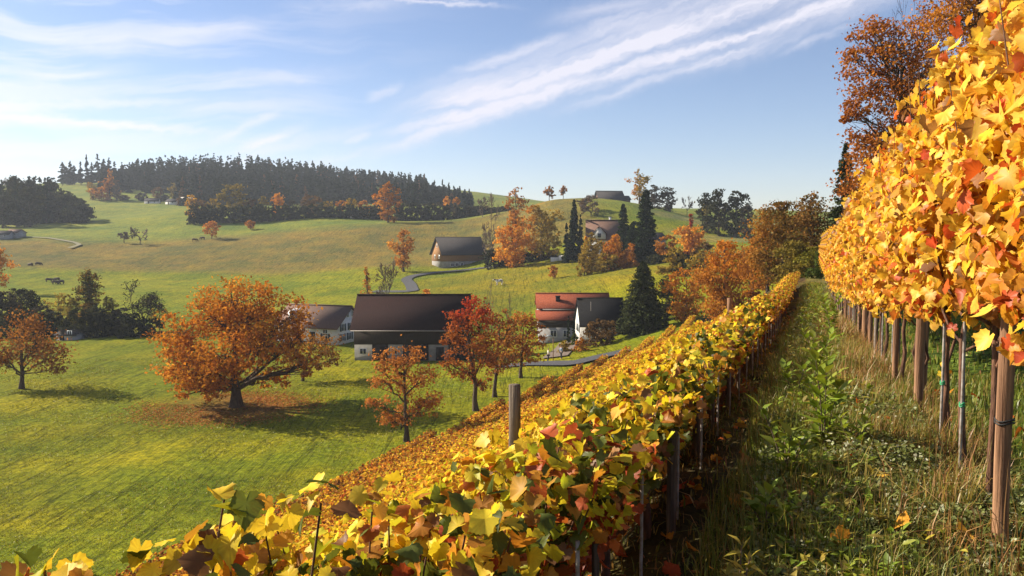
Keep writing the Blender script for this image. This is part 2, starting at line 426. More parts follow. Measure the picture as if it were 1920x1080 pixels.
def build_ground():
    az = np.concatenate([np.arange(-180, -42, 2.), np.arange(-42, 42, .2), np.arange(42, 180, 2.)]) * pi / 180
    rr = np.concatenate([[.05], np.geomspace(.5, 1150, 400)])
    A, D = np.meshgrid(az, rr)
    x, y = D * np.sin(A), D * np.cos(A)
    z = GZ(x, y)
    s, p = to_sp(x, y)
    # small unevenness of the near bank and the path
    z = z + (vnoise(x, y, .45, 1) - .5) * .06 * (D < 40) + (vnoise(x, y, 6., 2) - .5) * .25 * _sst((D - 20) / 40) + (vnoise(x, y, 30., 3) - .5) * 1.2 * _sst((D - 150) / 200)
    nA, nR = len(az), len(rr)
    V = np.stack([x, y, z], -1).reshape(-1, 3)
    i = np.arange(nR - 1)[:, None] * nA; j = np.arange(nA)[None]; j2 = (j + 1) % nA
    F = np.stack([i + j, i + nA + j, i + nA + j2, i + j2], -1).reshape(-1, 4)
    # what grows where
    meadow = np.array([.168, .178, .007]); lush = np.array([.160, .190, .012]); brown = np.array([.165, .128, .036])
    pale = np.array([.19, .17, .055]); soil = np.array([.07, .042, .025]); bank = np.array([.15, .13, .04]); litter = np.array([.26, .085, .03])
    far = np.array([.165, .198, .034])
    n1 = vnoise(x, y, 25, 4); n2 = vnoise(x, y, 9, 6); n3 = vnoise(x, y, 2.5, 7)
    C = meadow[None, None] * (.85 + .3 * n2[..., None])
    C = C + (lush - C) * (_sst((y - 140) / 30))[..., None] * .6
    C = C + (far - C) * _sst((y - 255) / 60)[..., None]
    # brownish field on the slope: between two lines across the valley
    fb = _sst((y - (238 + 8 * n1 - .12 * x)) / 10) * (1 - _sst((y - (322 + 12 * n1 + .10 * (x + 60))) / 26)) * _sst((35 + 12 * n2 - x) / 20)
    C = C + (brown - C) * (fb * (.75 + .25 * n3))[..., None]
    # yellow green bank at the far barn
    C = C + (np.array([.17, .145, .012]) - C) * (_sst((x + 40) / 30) * _sst((230 - y) / 15) * _sst((y - 150) / 10))[..., None] * .75
    # tilled strip and pale strip on the hill to the right
    st = _sst((x - 45) / 10) * (np.sin((y + .5 * x) / 7.) > .1) * _sst((y - 190) / 10) * _sst((330 - y) / 20)
    C = C + (np.array([.22, .17, .10]) - C) * (st * .45)[..., None]
    # vineyard floor, path and bank
    vy = _sst((p - .05) / .25) * (p < 31) * (s > -10) * _sst((np.interp(-p, [-30.9, -28.5, -25, -20, -14, 0], [36, 62, 81, 93, 112, 112]) + 2 - s) / 3)
    C = C + (soil * 1.0 - C) * (vy * (1 - .35 * n3))[..., None]
    bk = _sst((.3 - p) / .2) * _sst((D < 90) * 1.) * (p > -14) * (s < 70) * (p < 1)
    C = C + (bank - C) * bk[..., None]
    gr = _sst((-.9 - p) / .4) * (s < 70) * (D < 90)
    C = C + (np.array([.10, .14, .02]) - C) * gr[..., None]
    # fallen leaves round the big tree
    dl = np.hypot((x - BIG[0] + 1.0) / 9.5, (y - BIG[1]) / 8.)
    lf = _sst((1.05 - dl) / .55) * (.35 + .65 * n3)
    C = C + (litter - C) * (lf * .75)[..., None]
    m, w, bs = new_mat('ground')
    at_ = w.node('ShaderNodeAttribute', attribute_name='Col'); c = at_.outputs['Color']
    geo = w.node('ShaderNodeNewGeometry'); pos = geo.outputs['Position']
    mp = w.node('ShaderNodeMapping'); w.l.new(pos, mp.inputs[0]); mp.inputs['Rotation'].default_value = (0, 0, R(14)); mp.inputs['Scale'].default_value = (1, .06, .3)
    drill = w.noise(mp.outputs[0], 1.7, 4, .7)       # mowing lines
    mp2 = w.node('ShaderNodeMapping'); w.l.new(pos, mp2.inputs[0]); mp2.inputs['Rotation'].default_value = (0, 0, R(14)); mp2.inputs['Scale'].default_value = (1, .045, .3)
    ln = w.math('ABSOLUTE', w.math('SUBTRACT', w.noise(mp2.outputs[0], .8, 3, .6), .5))
    c = w.mix(1., c, w.mix(w.ramp(ln, .0, .022), (.45, .46, .42, 1), (1, 1, 1, 1)), 'MULTIPLY')
    c = w.mix(1., c, w.mix(w.ramp(w.noise(pos, .75, 4, .7), .33, .67), (.82, .85, .86, 1), (1.15, 1.12, 1.07, 1)), 'MULTIPLY')
    f1 = w.noise(pos, 2.2, 5, .7); f2 = w.noise(pos, .14, 3, .5); f3 = w.noise(pos, .035, 5, .65)
    c = w.mix(1., c, w.mix(w.ramp(drill, .28, .55), (.84, .85, .80, 1), (1.04, 1.04, 1.03, 1)), 'MULTIPLY')
    c = w.mix(1., c, w.mix(w.ramp(f1, .30, .70), (.52, .58, .62, 1), (1.40, 1.34, 1.25, 1)), 'MULTIPLY')
    c = w.mix(1., c, w.mix(w.ramp(f2, .3, .7), (.86, .92, 1., 1), (1.12, 1.04, .92, 1)), 'MULTIPLY')
    c = w.mix(1., c, w.mix(w.ramp(f3, .32, .68), (.72, .82, .90, 1), (1.26, 1.12, 1.0, 1)), 'MULTIPLY')
    w.put(bs.inputs['Base Color'], c)
    bs.inputs['Roughness'].default_value = 1.; bs.inputs['Specular IOR Level'].default_value = .05
    b = w.node('ShaderNodeBump'); b.inputs['Strength'].default_value = .9; b.inputs['Distance'].default_value = .12
    hgt = w.math('ADD', w.math('MULTIPLY', w.noise(pos, 5., 5, .7), .8), w.math('MULTIPLY', drill, 1.6))
    w.l.new(hgt, b.inputs['Height']); w.l.new(b.outputs[0], bs.inputs['Normal'])
    o = link('ground', mesh('ground', V, [F], m, C.reshape(-1, 3), True))
    tag(o, kind='structure')
build_ground()

def strip(name, pts, width, mat, lift=.05, n=60):
    """a road laid on the ground along a line of (x, y) points"""
    pts = np.asarray(pts, float)[:, :2]
    t = np.r_[0, np.cumsum(np.linalg.norm(np.diff(pts, axis=0), axis=1))]
    tt = np.linspace(0, t[-1], n)
    c = np.stack([np.interp(tt, t, pts[:, 0]), np.interp(tt, t, pts[:, 1])], -1)
    for _ in range(4): c[1:-1] = (c[:-2] + 2 * c[1:-1] + c[2:]) / 4
    T = np.gradient(c, axis=0); T /= np.linalg.norm(T, axis=1, keepdims=True)
    N = np.stack([-T[:, 1], T[:, 0]], -1)
    offs = np.linspace(-.5, .5, 5)
    q = c[:, None] + N[:, None] * offs[None, :, None] * width
    z = GZ(q[..., 0], q[..., 1]) + lift + .12
    V = np.concatenate([q, z[..., None]], -1).reshape(-1, 3)
    i = np.arange(n - 1)[:, None] * 5; j = np.arange(4)[None]
    F = np.stack([i + j, i + j + 1, i + 5 + j + 1, i + 5 + j], -1).reshape(-1, 4)
    return tag(link(name, mesh(name, V, [F], mat, smooth=True)), kind='structure')

strip('farm_track', hits([(700, 547), (775, 548), (770, 535), (760, 524), (775, 519), (830, 510), (905, 503), (960, 497)]), 3.0, M['asphalt'])
strip('village_road', hits([(930, 690), (1000, 684), (1075, 684), (1120, 672), (1180, 660)]), 2.9, M['asphalt'])
strip('yard', hits([(1040, 672), (1060, 655), (1068, 642)]), 3.4, surf_mat('gravel', (.12, .09, .07), (.18, .14, .11), 4, .95, .3))
strip('field_path', hits([(15, 444), (90, 447), (140, 455), (150, 460), (130, 466)]), 1.7, surf_mat('gravel_path', (.17, .16, .08), (.22, .20, .12), 2, .95, .3))

# ------------------------------------------------------------------ leaves
def rot_frames(n, rng, nrm=None, spread=1., up=None):
    """random leaf frames: (n,3,3) rows = leaf x, leaf y (to the tip), leaf normal"""
    N = rng.normal(size=(n, 3)) * spread
    if nrm is not None: N = N + nrm
    N /= np.linalg.norm(N, axis=1, keepdims=True) + 1e-9
    U = rng.normal(size=(n, 3)) if up is None else up + rng.normal(size=(n, 3)) * .45
    U = U - N * (U * N).sum(1, keepdims=True); U /= np.linalg.norm(U, axis=1, keepdims=True) + 1e-9
    return np.stack([np.cross(U, N), U, N], 1)

T_KITE = (np.array([(0, -.5, 0), (.36, 0, .07), (0, .5, 0), (-.36, 0, .07)]), [np.array([[0, 1, 2], [0, 2, 3]])])
T_NEEDLE = (np.array([(-.12, -.5, 0), (.12, -.5, 0), (.05, .5, -.05), (-.05, .5, -.05)]), [np.array([[0, 1, 2, 3]])])
T_HEX = (np.array([(0, -.2, 0), (.5, -.25, .05), (.55, .3, .08), (0, .75, -.06), (-.55, .3, .08), (-.5, -.25, .05)]), [np.array([[0, 1, 2, 3], [0, 3, 4, 5]])])
_o = [(0, -.06), (.13, -.33), (.38, -.36), (.54, -.20), (.53, .0), (.68, .14), (.66, .36), (.49, .42), (.42, .58), (.27, .72), (.12, .83), (0, .96)]
_o = _o + [(-x, y) for (x, y) in _o[1:-1]][::-1]
_t = []
for _i, _a in enumerate(_o):
    _b = _o[(_i + 1) % len(_o)]; _m = ((_a[0] + _b[0]) / 2, (_a[1] + _b[1]) / 2)
    _t += [_a, (_m[0] * .95, .12 + (_m[1] - .12) * .95)]
_o = _t
T_VINE = (np.array([(0, .12, 0)] + [(x, y, 0) for (x, y) in _o]), [np.array([[0, 1 + i, 1 + (i + 1) % len(_o)] for i in range(len(_o))])])
T_LANCE = (np.array([(0, 0, 0), (.10, .3, .03), (.11, .55, .02), (0, 1., -.12), (-.11, .55, .02), (-.10, .3, .03), (0, .3, -.01), (0, .6, -.03)]),
           [np.array([[0, 1, 6], [1, 2, 7, 6], [2, 3, 7], [0, 6, 5], [6, 7, 4, 5], [7, 3, 4]][i:i + 1]) for i in range(0)] or
           [np.array([[0, 1, 6], [2, 3, 7], [0, 6, 5], [7, 3, 4]]), np.array([[1, 2, 7, 6], [6, 7, 4, 5]])])

def leaves(c, fr, size, tpl, col, rng=None, curl=0.):
    """place a leaf template at centres c -> V, faces, colours"""
    T, F = tpl; n, k = len(c), len(T)
    L = np.broadcast_to(T[None], (n, k, 3)).copy()
    if curl and rng is not None:
        a = rng.normal(0, curl, (n, 1)); b = rng.normal(-curl * .7, curl, (n, 1)); d = rng.normal(0, curl * .8, (n, 1))
        x, y = T[None, :, 0], T[None, :, 1]
        L[:, :, 2] += a * x * x * 2.2 + b * y * np.abs(y) * 1.3 + d * x * y * 2 + np.abs(x) * np.abs(rng.normal(.1, .15, (n, 1)))
    s = np.broadcast_to(np.asarray(size, float), (n,))
    V = c[:, None] + s[:, None, None] * np.einsum('nki,nij->nkj', L, fr)
    Fs = [(f[None] + (np.arange(n) * k)[:, None, None]).reshape(-1, f.shape[1]) for f in F]
    C = np.repeat(col, k, 0)
    if k > 12 and rng is not None:      # blotches and browner margins on the big leaves
        C = (C.reshape(n, k, 3) * np.exp(rng.normal(0, .10, (n, k, 1))))
        br = rng.random((n, k, 1)) * (rng.random((n, 1, 1)) < .45); br[:, 0] = 0; br = np.clip(br - .45, 0, 1) * 1.1
        C = (C * (1 - br) + C * np.array([.62, .40, .45]) * br).reshape(-1, 3)
    return V.reshape(-1, 3), Fs, C

def merge(parts):
    V, Fd, C, n = [], {}, [], 0
    for v, fs, c in parts:
        V.append(v); C.append(c)
        for f in fs: Fd.setdefault(f.shape[1], []).append(f + n)
        n += len(v)
    return np.concatenate(V), [np.concatenate(f) for f in Fd.values()], np.concatenate(C)

PAL = dict(   # leaf colours
    orange=[(.56, .23, .025), (.40, .14, .018), (.64, .32, .04)],
    bright=[(.66, .30, .03), (.58, .22, .025), (.70, .38, .05)],
    rust=[(.36, .13, .022), (.46, .20, .03), (.24, .085, .018)],
    big=[(.62, .245, .03), (.37, .125, .02), (.70, .34, .045)],
    red=[(.46, .065, .025), (.36, .045, .025), (.52, .15, .03)],
    yellow=[(.62, .38, .05), (.52, .28, .04), (.45, .30, .05)],
    olive=[(.17, .145, .03), (.24, .17, .035), (.12, .11, .03)],
    gold=[(.34, .22, .035), (.24, .18, .035), (.42, .25, .035)],
    brown=[(.17, .095, .04), (.12, .075, .035), (.22, .12, .045)],
    dusk=[(.075, .065, .05), (.055, .05, .04), (.11, .085, .05)],
    green=[(.07, .095, .02), (.05, .07, .018), (.10, .12, .025)],
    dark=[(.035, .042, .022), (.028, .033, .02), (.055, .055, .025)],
    fir=[(.022, .036, .018), (.03, .045, .02), (.016, .026, .014)],
    olivefir=[(.05, .062, .022), (.035, .045, .02), (.075, .08, .028)],
)
def pick(pal, n, rng, t=None, jit=.18):
    p = np.array(PAL[pal] if isinstance(pal, str) else pal)
    if t is None: t = rng.random(n)
    t = np.clip(t, 0, .999) * (len(p) - 1); i = t.astype(int); f = (t - i)[:, None]
    c = p[i] * (1 - f) + p[i + 1] * f
    return c * np.exp(rng.normal(0, jit, (n, 1)))

# ------------------------------------------------------------------ broad-leaved trees
def crown_tree(name, base, lobes, pal, leaf, dens, label, cat='tree', group=None, seed=0, fork=.28, r0=None, twigs=60, lean=0., top_pal=None,
               sun_pal=None, clump=.30, hollow=.35, mat='tree', trunk_mat='bark', solid=False, limbs=True):
    """lobes: (x, y, z, rx, ry, rz) in metres from the foot of the trunk"""
    rng = np.random.default_rng(seed + 11)
    root = empty(name, base, 0, label, cat, group)
    lobes = np.array(lobes, float)
    top = (lobes[:, 2] + lobes[:, 5]).max(); low = (lobes[:, 2] - lobes[:, 5]).min()
    H = top; r0 = r0 or H * .026
    cx = np.average(lobes[:, 0], weights=lobes[:, 3] * lobes[:, 5]); cy = np.average(lobes[:, 1], weights=lobes[:, 3] * lobes[:, 5])
    zf = max(H * fork, .25)
    # --- crown
    parts = []; tips = []
    for k, (x, y, z, rx, ry, rz) in enumerate(lobes):
        area = (rx * ry * rz) ** (2 / 3.) * 4 * pi
        n = max(16, int(2.3 * dens * area / (leaf * leaf)))
        nc = max(5, int(n / 26))
        d = rng.normal(size=(nc, 3)); d /= np.linalg.norm(d, axis=1, keepdims=True)
        rad = hollow + (1 - hollow) * rng.random(nc) ** .55
        cc = np.array([x, y, z]) + d * rad[:, None] * np.array([rx, ry, rz]) * .92
        wi = rng.integers(0, nc, n)
        sg = clump * min(rx, ry, rz) * rng.uniform(.55, 1.2, nc)
        c = cc[wi] + rng.normal(size=(n, 3)) * sg[wi][:, None] * np.array([1.15, 1.15, .7])
        c[:, 2] = np.maximum(c[:, 2], .05)
        out = (c - np.array([x, y, z])) / np.array([rx, ry, rz])
        fr = rot_frames(n, rng, out * .7 + np.array([0, 0, .25]))
        t = np.clip(rng.random(nc)[wi] * .75 + rng.random(n) * .3, 0, 1)
        col = pick(pal, n, rng, t)
        if top_pal:
            tw = _sst(((c[:, 2] / H) - top_pal[1]) / .25)[:, None]
            col = col * (1 - tw) + pick(top_pal[0], n, rng, t) * tw
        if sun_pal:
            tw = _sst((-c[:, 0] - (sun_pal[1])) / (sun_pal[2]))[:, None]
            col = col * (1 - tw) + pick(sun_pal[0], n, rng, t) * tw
        parts.append(leaves(c, fr, leaf * rng.uniform(.6, 1.3, n), T_KITE, col))
        tips.append(cc)
    V, F, C = merge(parts)
    link('crown', mesh('crown', V, F, M[mat], C), root)
    # --- trunk and limbs
    tb = []
    ax = lambda t: np.array([cx * t ** 1.5 + lean * t, cy * t ** 1.5, 0]) + np.array([0, 0, 1]) * (t * H * .86)
    tt = np.linspace(0, 1, 9)
    pts = np.array([ax(t) for t in tt]); pts[1:, :2] += rng.normal(0, H * .006, (8, 2)); pts[0, 2] = -.4
    rad = r0 * (1 - .88 * tt ** .8); rad[0] = r0 * 1.5
    tb.append(tube(pts, rad, 8 if twigs > 50 else 5))
    if limbs:
        per = max(2, int(twigs / len(lobes)))
        for k, (x, y, z, rx, ry, rz) in enumerate(lobes):
            tgt = np.array([x, y, z])
            zs = np.clip(z - .55 * math.hypot(x - cx, y - cy) - .4 * rz, zf * .8, H * .7) * rng.uniform(.85, 1.05)
            zs = max(zs, zf * .8); st = ax(min(zs / (H * .86), 1))
            mid = (st + tgt) / 2 + np.array([0, 0, rng.uniform(-.02, .10) * H * .5])
            L = bez(st, mid, tgt, 8); L[1:-1] += rng.normal(0, .012 * H, (6, 3))
            rl = r0 * rng.uniform(.26, .42)
            tb.append(tube(L, np.linspace(rl, rl * .4, 8), 5))
            cs = tips[k]; sel = rng.permutation(len(cs))[:per]
            for q in cs[sel]:
                i = rng.integers(3, 8); a = L[i]
                m2 = (a + q) / 2 + rng.normal(0, .03 * H, 3) * .5
                tb.append(tube(bez(a, m2, q, 5), np.linspace(rl * .34, rl * .08, 5), 3))
    V, F = join_tubes(tb)
    link('trunk', mesh('trunk', V, [F], M[trunk_mat], smooth=True), root)
    return root

def auto_lobes(h, w, shape, rng, zlow=.22):
    """a handful of lobes filling a crown of height h and width w"""
    L = []
    prof = dict(round=lambda t: math.sqrt(max(0, 1 - (2 * t - .95) ** 2)) , oval=lambda t: sin(pi * min(1, .1 + .88 * t)) ** .7, cone=lambda t: (1 - t) ** .8 * .95 + .08,
                vase=lambda t: .45 + .55 * sin(pi * min(1, .15 + .75 * t)), low=lambda t: math.sqrt(max(0, 1 - t * t)))[shape]
    z0 = zlow * h; hh = h - z0
    n = 7 if h / w < 1.4 else 8
    for i in range(n):
        t = (i + .5) / n; r = prof(t) * w / 2
        lr = max(.34 * w * (.45 + .55 * prof(t)), .1 * w) * rng.uniform(.65, 1.05)
        lr = min(lr, r + .05 * w)
        a = i * 2.4 + rng.uniform(-.5, .5); off = max(r - lr * .85, 0)
        z = z0 + hh * t
        rz = min(max(hh / n * 1.25, lr * .55), h - z + .02 * h)
        L.append((cos(a) * off, sin(a) * off, z, lr, lr, rz))
        if i < n - 1:
            a += pi * rng.uniform(.7, 1.3); l2 = lr * rng.uniform(.6, .95)
            L.append((cos(a) * off * 1.05, sin(a) * off, z + hh * .04, l2, l2, min(rz * rng.uniform(.7, 1), h - z)))
    return L

_seed = [100]
def T(name, px, pyb, pyt, wpx, Y, pal, label, shape='round', cat='tree', group=None, dens=1.0, zlow=.22, leafk=1., ground=True, **kw):
    """a tree seen at this pixel column, from pyb to pyt, wpx wide, Y metres off"""
    _seed[0] += 7; rng = np.random.default_rng(_seed[0])
    q = P(px, pyb, Y); gz = G(q[0], q[1]); top = P(px, pyt, Y)[2]
    h = max(top - gz, 1.0); w = wpx / FPX * Y
    leaf = max(.22, .0031 * Y) * leafk
    kw.setdefault('twigs', 40 if Y < 130 else 16)
    return crown_tree(name, (q[0], q[1], gz - .05), auto_lobes(h, w, shape, rng, zlow), pal, leaf, dens * .55, label, cat, group, seed=_seed[0], **kw)

def bare_tree(name, px, pyb, pyt, wpx, Y, label, group=None, depth=6, leaf_pal=None, nleaf=0, spread=.6, mat='twig'):
    _seed[0] += 7; rng = np.random.default_rng(_seed[0])
    q = P(px, pyb, Y); gz = G(q[0], q[1]); h = max(P(px, pyt, Y)[2] - gz, 1.); w = wpx / FPX * Y
    root = empty(name, (q[0], q[1], gz - .05), 0, label, 'tree', group)
    tb = []; tips = []
    rmin = .00028 * Y
    def grow(a, d, L, r, k):
        b = a + d * L; m = (a + b) / 2 + rng.normal(0, .05 * L, 3)
        tb.append(tube(bez(a, m, b, 4), np.linspace(max(r, rmin), max(r * .62, rmin), 4), 5 if k > depth - 2 else 3))
        if k == 0: tips.append(b); return
        for _ in range(3 if k > depth - 2 or rng.random() < .5 else 2):
            e = d + rng.normal(0, spread, 3) + np.array([0, 0, .12]); e /= np.linalg.norm(e)
            grow(a + (b - a) * rng.uniform(.6, 1.), e, L * rng.uniform(.62, .88), r * .6, k - 1)
    grow(np.array([0, 0, -.2]), np.array([0, 0, 1.]), h * .26, h * .022, depth)
    V, F = join_tubes(tb)
    sx = (w / 2) / np.percentile(np.abs(V[:, :2]), 97); sz = h / V[:, 2].max()
    V = V * np.array([sx, sx, sz]); tips = np.array(tips) * np.array([sx, sx, sz])
    link('trunk', mesh('trunk', V, [F], M[mat], smooth=True), root)
    if nleaf:
        i = rng.integers(0, len(tips), nleaf); c = tips[i] + rng.normal(0, .03 * h, (nleaf, 3))
        V, F, C = leaves(c, rot_frames(nleaf, rng), max(.15, .002 * Y) * rng.uniform(.6, 1.2, nleaf), T_KITE, pick(leaf_pal, nleaf, rng))
        link('crown', mesh('crown', V, F, M['tree'], C), root)
    return root

# ------------------------------------------------------------------ conifers
def conifer_geo(h, r, n, rng, pal='fir', zlow=.06, needle=.5, column=0., trunk=True):
    n = int(n * 1.7); nb = max(30, n // 18)
    tb = np.sort(rng.random(nb) ** 1.25) * (1 - zlow) + zlow; ab = rng.random(nb) * 2 * pi; lb = rng.uniform(.65, 1.12, nb)
    i = rng.integers(0, nb, n); t = tb[i]; u = rng.random(n) ** .7
    R_ = r * ((1 - t) ** (.85 - .6 * column) * (1 - column * .25) + .03) * lb[i] * (1 - .15 * (t < zlow + .08))
    a = ab[i] + rng.normal(0, .16, n) * (1.2 - u)
    x = np.cos(a) * R_ * u; y = np.sin(a) * R_ * u
    z = h * t - R_ * u * (.28 * (1 - t) + .05) + rng.normal(0, .012 * h, n) * .6
    c = np.stack([x, y, np.clip(z, .1, h)], -1)
    out = np.stack([np.cos(a), np.sin(a), np.full(n, -.35)], -1)
    fr = rot_frames(n, rng, np.array([0, 0, .9]) + out * .3, .7, out)
    sz = needle * (.5 + .7 * (1 - t)) * rng.uniform(.7, 1.3, n)
    return leaves(c, fr, sz, T_KITE, pick(pal, n, rng, jit=.25))

def conifer(name, px, pyb, pyt, wpx, Y, label, group=None, n=2200, pal='fir', zlow=.05, column=0., base=None, needle=None):
    _seed[0] += 7; rng = np.random.default_rng(_seed[0])
    q = P(px, pyb, Y); gz = G(q[0], q[1]); h = max(P(px, pyt, Y)[2] - gz, 1.); w = wpx / FPX * Y
    root = empty(name, (q[0], q[1], gz - .05), 0, label, 'conifer', group)
    V, F, C = conifer_geo(h, w / 2, n, rng, pal, zlow, needle or max(.35, .0035 * Y), column)
    link('crown', mesh('crown', V, F, M['fir'], C), root)
    v, f = tube([(0, 0, -.4), (0, 0, h * .5), (0, 0, h * .97)], [h * .018, h * .011, .03], 6)
    link('trunk', mesh('trunk', v, [f], M['bark'], smooth=True), root)
    return root

# ================================================================== PLANTING: the valley
def hero(name, px, pyb, Y, L, pal, leaf, dens, label, seed, **kw):
    """lobes given as (dx px, py centre, half width px, half height px, depth offset m, depth radius factor)"""
    g = ground_at(px, pyb, Y); rng = np.random.default_rng(seed); out = []
    for (lx, ly, rx, ry, dy) in L:
        q = P(lx, ly, Y); s = Y / FPX
        out.append((q[0] - g[0], dy, q[2] - g[2], rx * s, rx * s * rng.uniform(.8, 1.05), ry * s))
    return crown_tree(name, g - np.array([0, 0, .1]), out, pal, leaf, dens, label, seed=seed, **kw)

hero('broadleaf_tree', 443, 762, 81,
     [(442, 562, 78, 50, 0), (395, 590, 58, 44, 1.5), (478, 585, 52, 50, -1.5), (440, 620, 88, 48, 3), (345, 628, 58, 46, -1), (325, 655, 42, 30, 2), (370, 668, 62, 40, -3),
      (352, 708, 58, 34, 1), (395, 715, 52, 28, -2.5), (430, 680, 60, 40, -4), (548, 590, 40, 50, 0), (560, 640, 38, 52, 1), (520, 635, 50, 50, -3), (500, 660, 50, 38, 3.5), (575, 685, 24, 34, 0),
      (500, 710, 40, 26, 2), (455, 650, 70, 45, -5), (322, 700, 26, 22, 0)],
     'big', .33, .56, 'huge round broadleaf tree with an orange crown and a ring of fallen leaves', 1, fork=.17, r0=.62, twigs=420, hollow=.3, clump=.22)
# green lower sprays of the big tree are part of its crown outline
hero('broadleaf_tree', 40, 728, 90.7,
     [(45, 605, 42, 28, 0), (20, 640, 44, 36, 1), (78, 640, 40, 36, -1), (100, 668, 28, 26, 0), (10, 672, 34, 26, -1), (55, 665, 50, 34, 2), (-20, 650, 30, 34, 0), (112, 688, 18, 16, 0)],
     [(.36, .13, .028), (.22, .10, .035), (.46, .20, .04)], .33, .38, 'rust brown orchard tree cut by the left frame edge with its dark limbs showing', 2, fork=.22, r0=.30, twigs=260, clump=.33)
hero('broadleaf_tree', 567, 716, 95,
     [(592, 650, 34, 26, 0), (618, 656, 24, 24, 1), (560, 668, 28, 24, -1), (628, 672, 12, 14, 0), (600, 682, 20, 12, 0)],
     [(.34, .15, .03), (.22, .10, .03), (.42, .20, .04)], .3, .5, 'small thin brown tree half behind the huge orange tree', 3, fork=.3, r0=.2, twigs=120)
hero('broadleaf_tree', 762, 828, 67,
     [(722, 672, 24, 26, 0), (765, 665, 28, 22, .5), (760, 690, 34, 26, -.6), (715, 712, 26, 24, .4), (800, 705, 28, 26, -.3), (758, 728, 36, 28, .7), (806, 740, 26, 24, 0), (712, 752, 24, 20, -.5),
      (745, 775, 34, 22, .2), (790, 765, 32, 20, -.4), (735, 792, 22, 14, .3), (705, 690, 16, 16, 0)],
     [(.50, .20, .055), (.40, .15, .04), (.55, .27, .07)], .25, .50, 'orange pear tree with a gappy narrow crown in front of the long barn', 4, fork=.18, r0=.24, twigs=260, clump=.30)
hero('broadleaf_tree', 893, 762, 76,
     [(885, 578, 34, 26, 0), (862, 605, 30, 26, .4), (905, 610, 34, 28, -.5), (850, 645, 26, 24, .2), (888, 650, 40, 30, .6), (915, 660, 30, 28, -.6), (842, 680, 18, 14, 0), (870, 690, 34, 20, 0), (905, 715, 24, 16, .4)],
     [(.42, .15, .035), (.33, .10, .03), (.48, .21, .04)], .27, .62, 'tall tree with a crimson top in front of the right end of the barn', 5, fork=.25, r0=.27, twigs=220, top_pal=('red', .66), lean=-.5, clump=.27)
hero('broadleaf_tree', 928, 746, 81,
     [(935, 600, 26, 24, 0), (945, 630, 28, 26, .5), (920, 650, 26, 28, -.4), (950, 670, 24, 22, 0), (930, 690, 28, 18, .4), (960, 610, 14, 16, 0)],
     [(.36, .14, .035), (.26, .11, .04), (.44, .20, .04)], .28, .50, 'brown orange tree between the crimson topped tree and the leaning orchard tree', 6, fork=.28, r0=.24, twigs=200, clump=.28)
hero('broadleaf_tree', 977, 718, 90,
     [(975, 600, 26, 20, 0), (1002, 612, 22, 22, .4), (958, 625, 24, 22, -.4), (990, 638, 30, 22, .6), (1012, 640, 14, 16, 0), (965, 660, 26, 20, -.3), (1000, 668, 18, 14, 0)],
     [(.48, .19, .04), (.34, .12, .03), (.54, .25, .045)], .29, .55, 'orange orchard tree with a forked dark trunk left of the lamp post', 7, fork=.35, r0=.23, twigs=200, clump=.28)

# --- belt of trees across the left valley floor
belt = 'trees of the dark belt across the valley floor'
for (px, pyt, w, pal, shape, Y, lab, dn) in [
        (5, 545, 74, 'dusk', 'round', 141, 'dark purple brown tree of the belt at the left frame edge', 1.1),
        (40, 540, 84, 'dark', 'round', 148, 'dark tree of the belt above the left orchard tree', 1.2),
        (78, 572, 56, 'dusk', 'round', 140, 'purplish thin tree right above the left orchard tree', 1.),
        (112, 548, 48, 'gold', 'oval', 150, 'pale yellowish loose tree left of the tall pointed tree', .4),
        (134, 552, 46, 'olive', 'oval', 144, 'olive tree touching the left side of the tall pointed tree', .7),
        (172, 503, 74, [(.06, .065, .028), (.10, .09, .03), (.30, .16, .035)], 'cone', 143, 'tall pointed dark olive tree with yellow patches in the belt', 1.0),
        (206, 556, 48, 'olive', 'oval', 141, 'olive tree touching the right side of the tall pointed tree', .7),
        (232, 578, 50, 'dusk', 'round', 139, 'low dark tree left of the bare black tree', .9)]:
    T('belt_tree', px, 634, pyt, w, Y, pal, lab, shape, group=belt, dens=dn, zlow=.12)
bare_tree('bare_tree', 271, 634, 523, 64, 140, 'black bare tree with thick limbs at the end of the belt', belt, 6, 'dark', 1500, .55, 'bark')
T('belt_tree', 300, 634, 572, 40, 142, 'gold', 'small golden tree half hidden by the huge orange tree', 'round', group=belt, dens=.7)
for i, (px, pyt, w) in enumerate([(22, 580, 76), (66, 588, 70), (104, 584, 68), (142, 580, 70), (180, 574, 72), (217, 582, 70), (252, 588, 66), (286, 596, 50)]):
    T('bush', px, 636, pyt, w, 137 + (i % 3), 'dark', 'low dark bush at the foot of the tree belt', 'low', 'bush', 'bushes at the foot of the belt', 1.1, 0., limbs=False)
T('broadleaf_tree', -6, 545, 455, 62, 205, 'bright', 'bright orange tree high at the left frame edge', 'oval', dens=1.)

# --- dark wood on the left slope
wood = 'trees of the shaded wood on the left slope'
wr = np.random.default_rng(4)
for i in range(36):
    px = wr.uniform(-42, 158); Y = wr.uniform(385, 470)
    if px > 120: Y = wr.uniform(405, 425)
    pyt = float(np.interp(px, [-190, 0, 30, 95, 110, 135, 165], [335, 348, 334, 334, 352, 368, 386])) + (470 - Y) * -.05 + wr.uniform(-3, 8) + (425 - Y) * .35 * (Y < 425)
    if i % 2 == 1: conifer('spruce', px, 405, pyt - 4, 30, Y, 'blue grey spruce in the shaded wood on the left slope', wood, 1100, column=.3, needle=1.5)
    else: T('wood_tree', px, 405, pyt, wr.uniform(42, 56), Y, 'dark', 'dark round tree in the shaded wood on the left slope', 'round', group=wood, dens=1.1, zlow=.02)
bare_tree('bare_tree', 8, 350, 330, 16, 640, 'tiny bare tree on the skyline at the far left', None, 4)

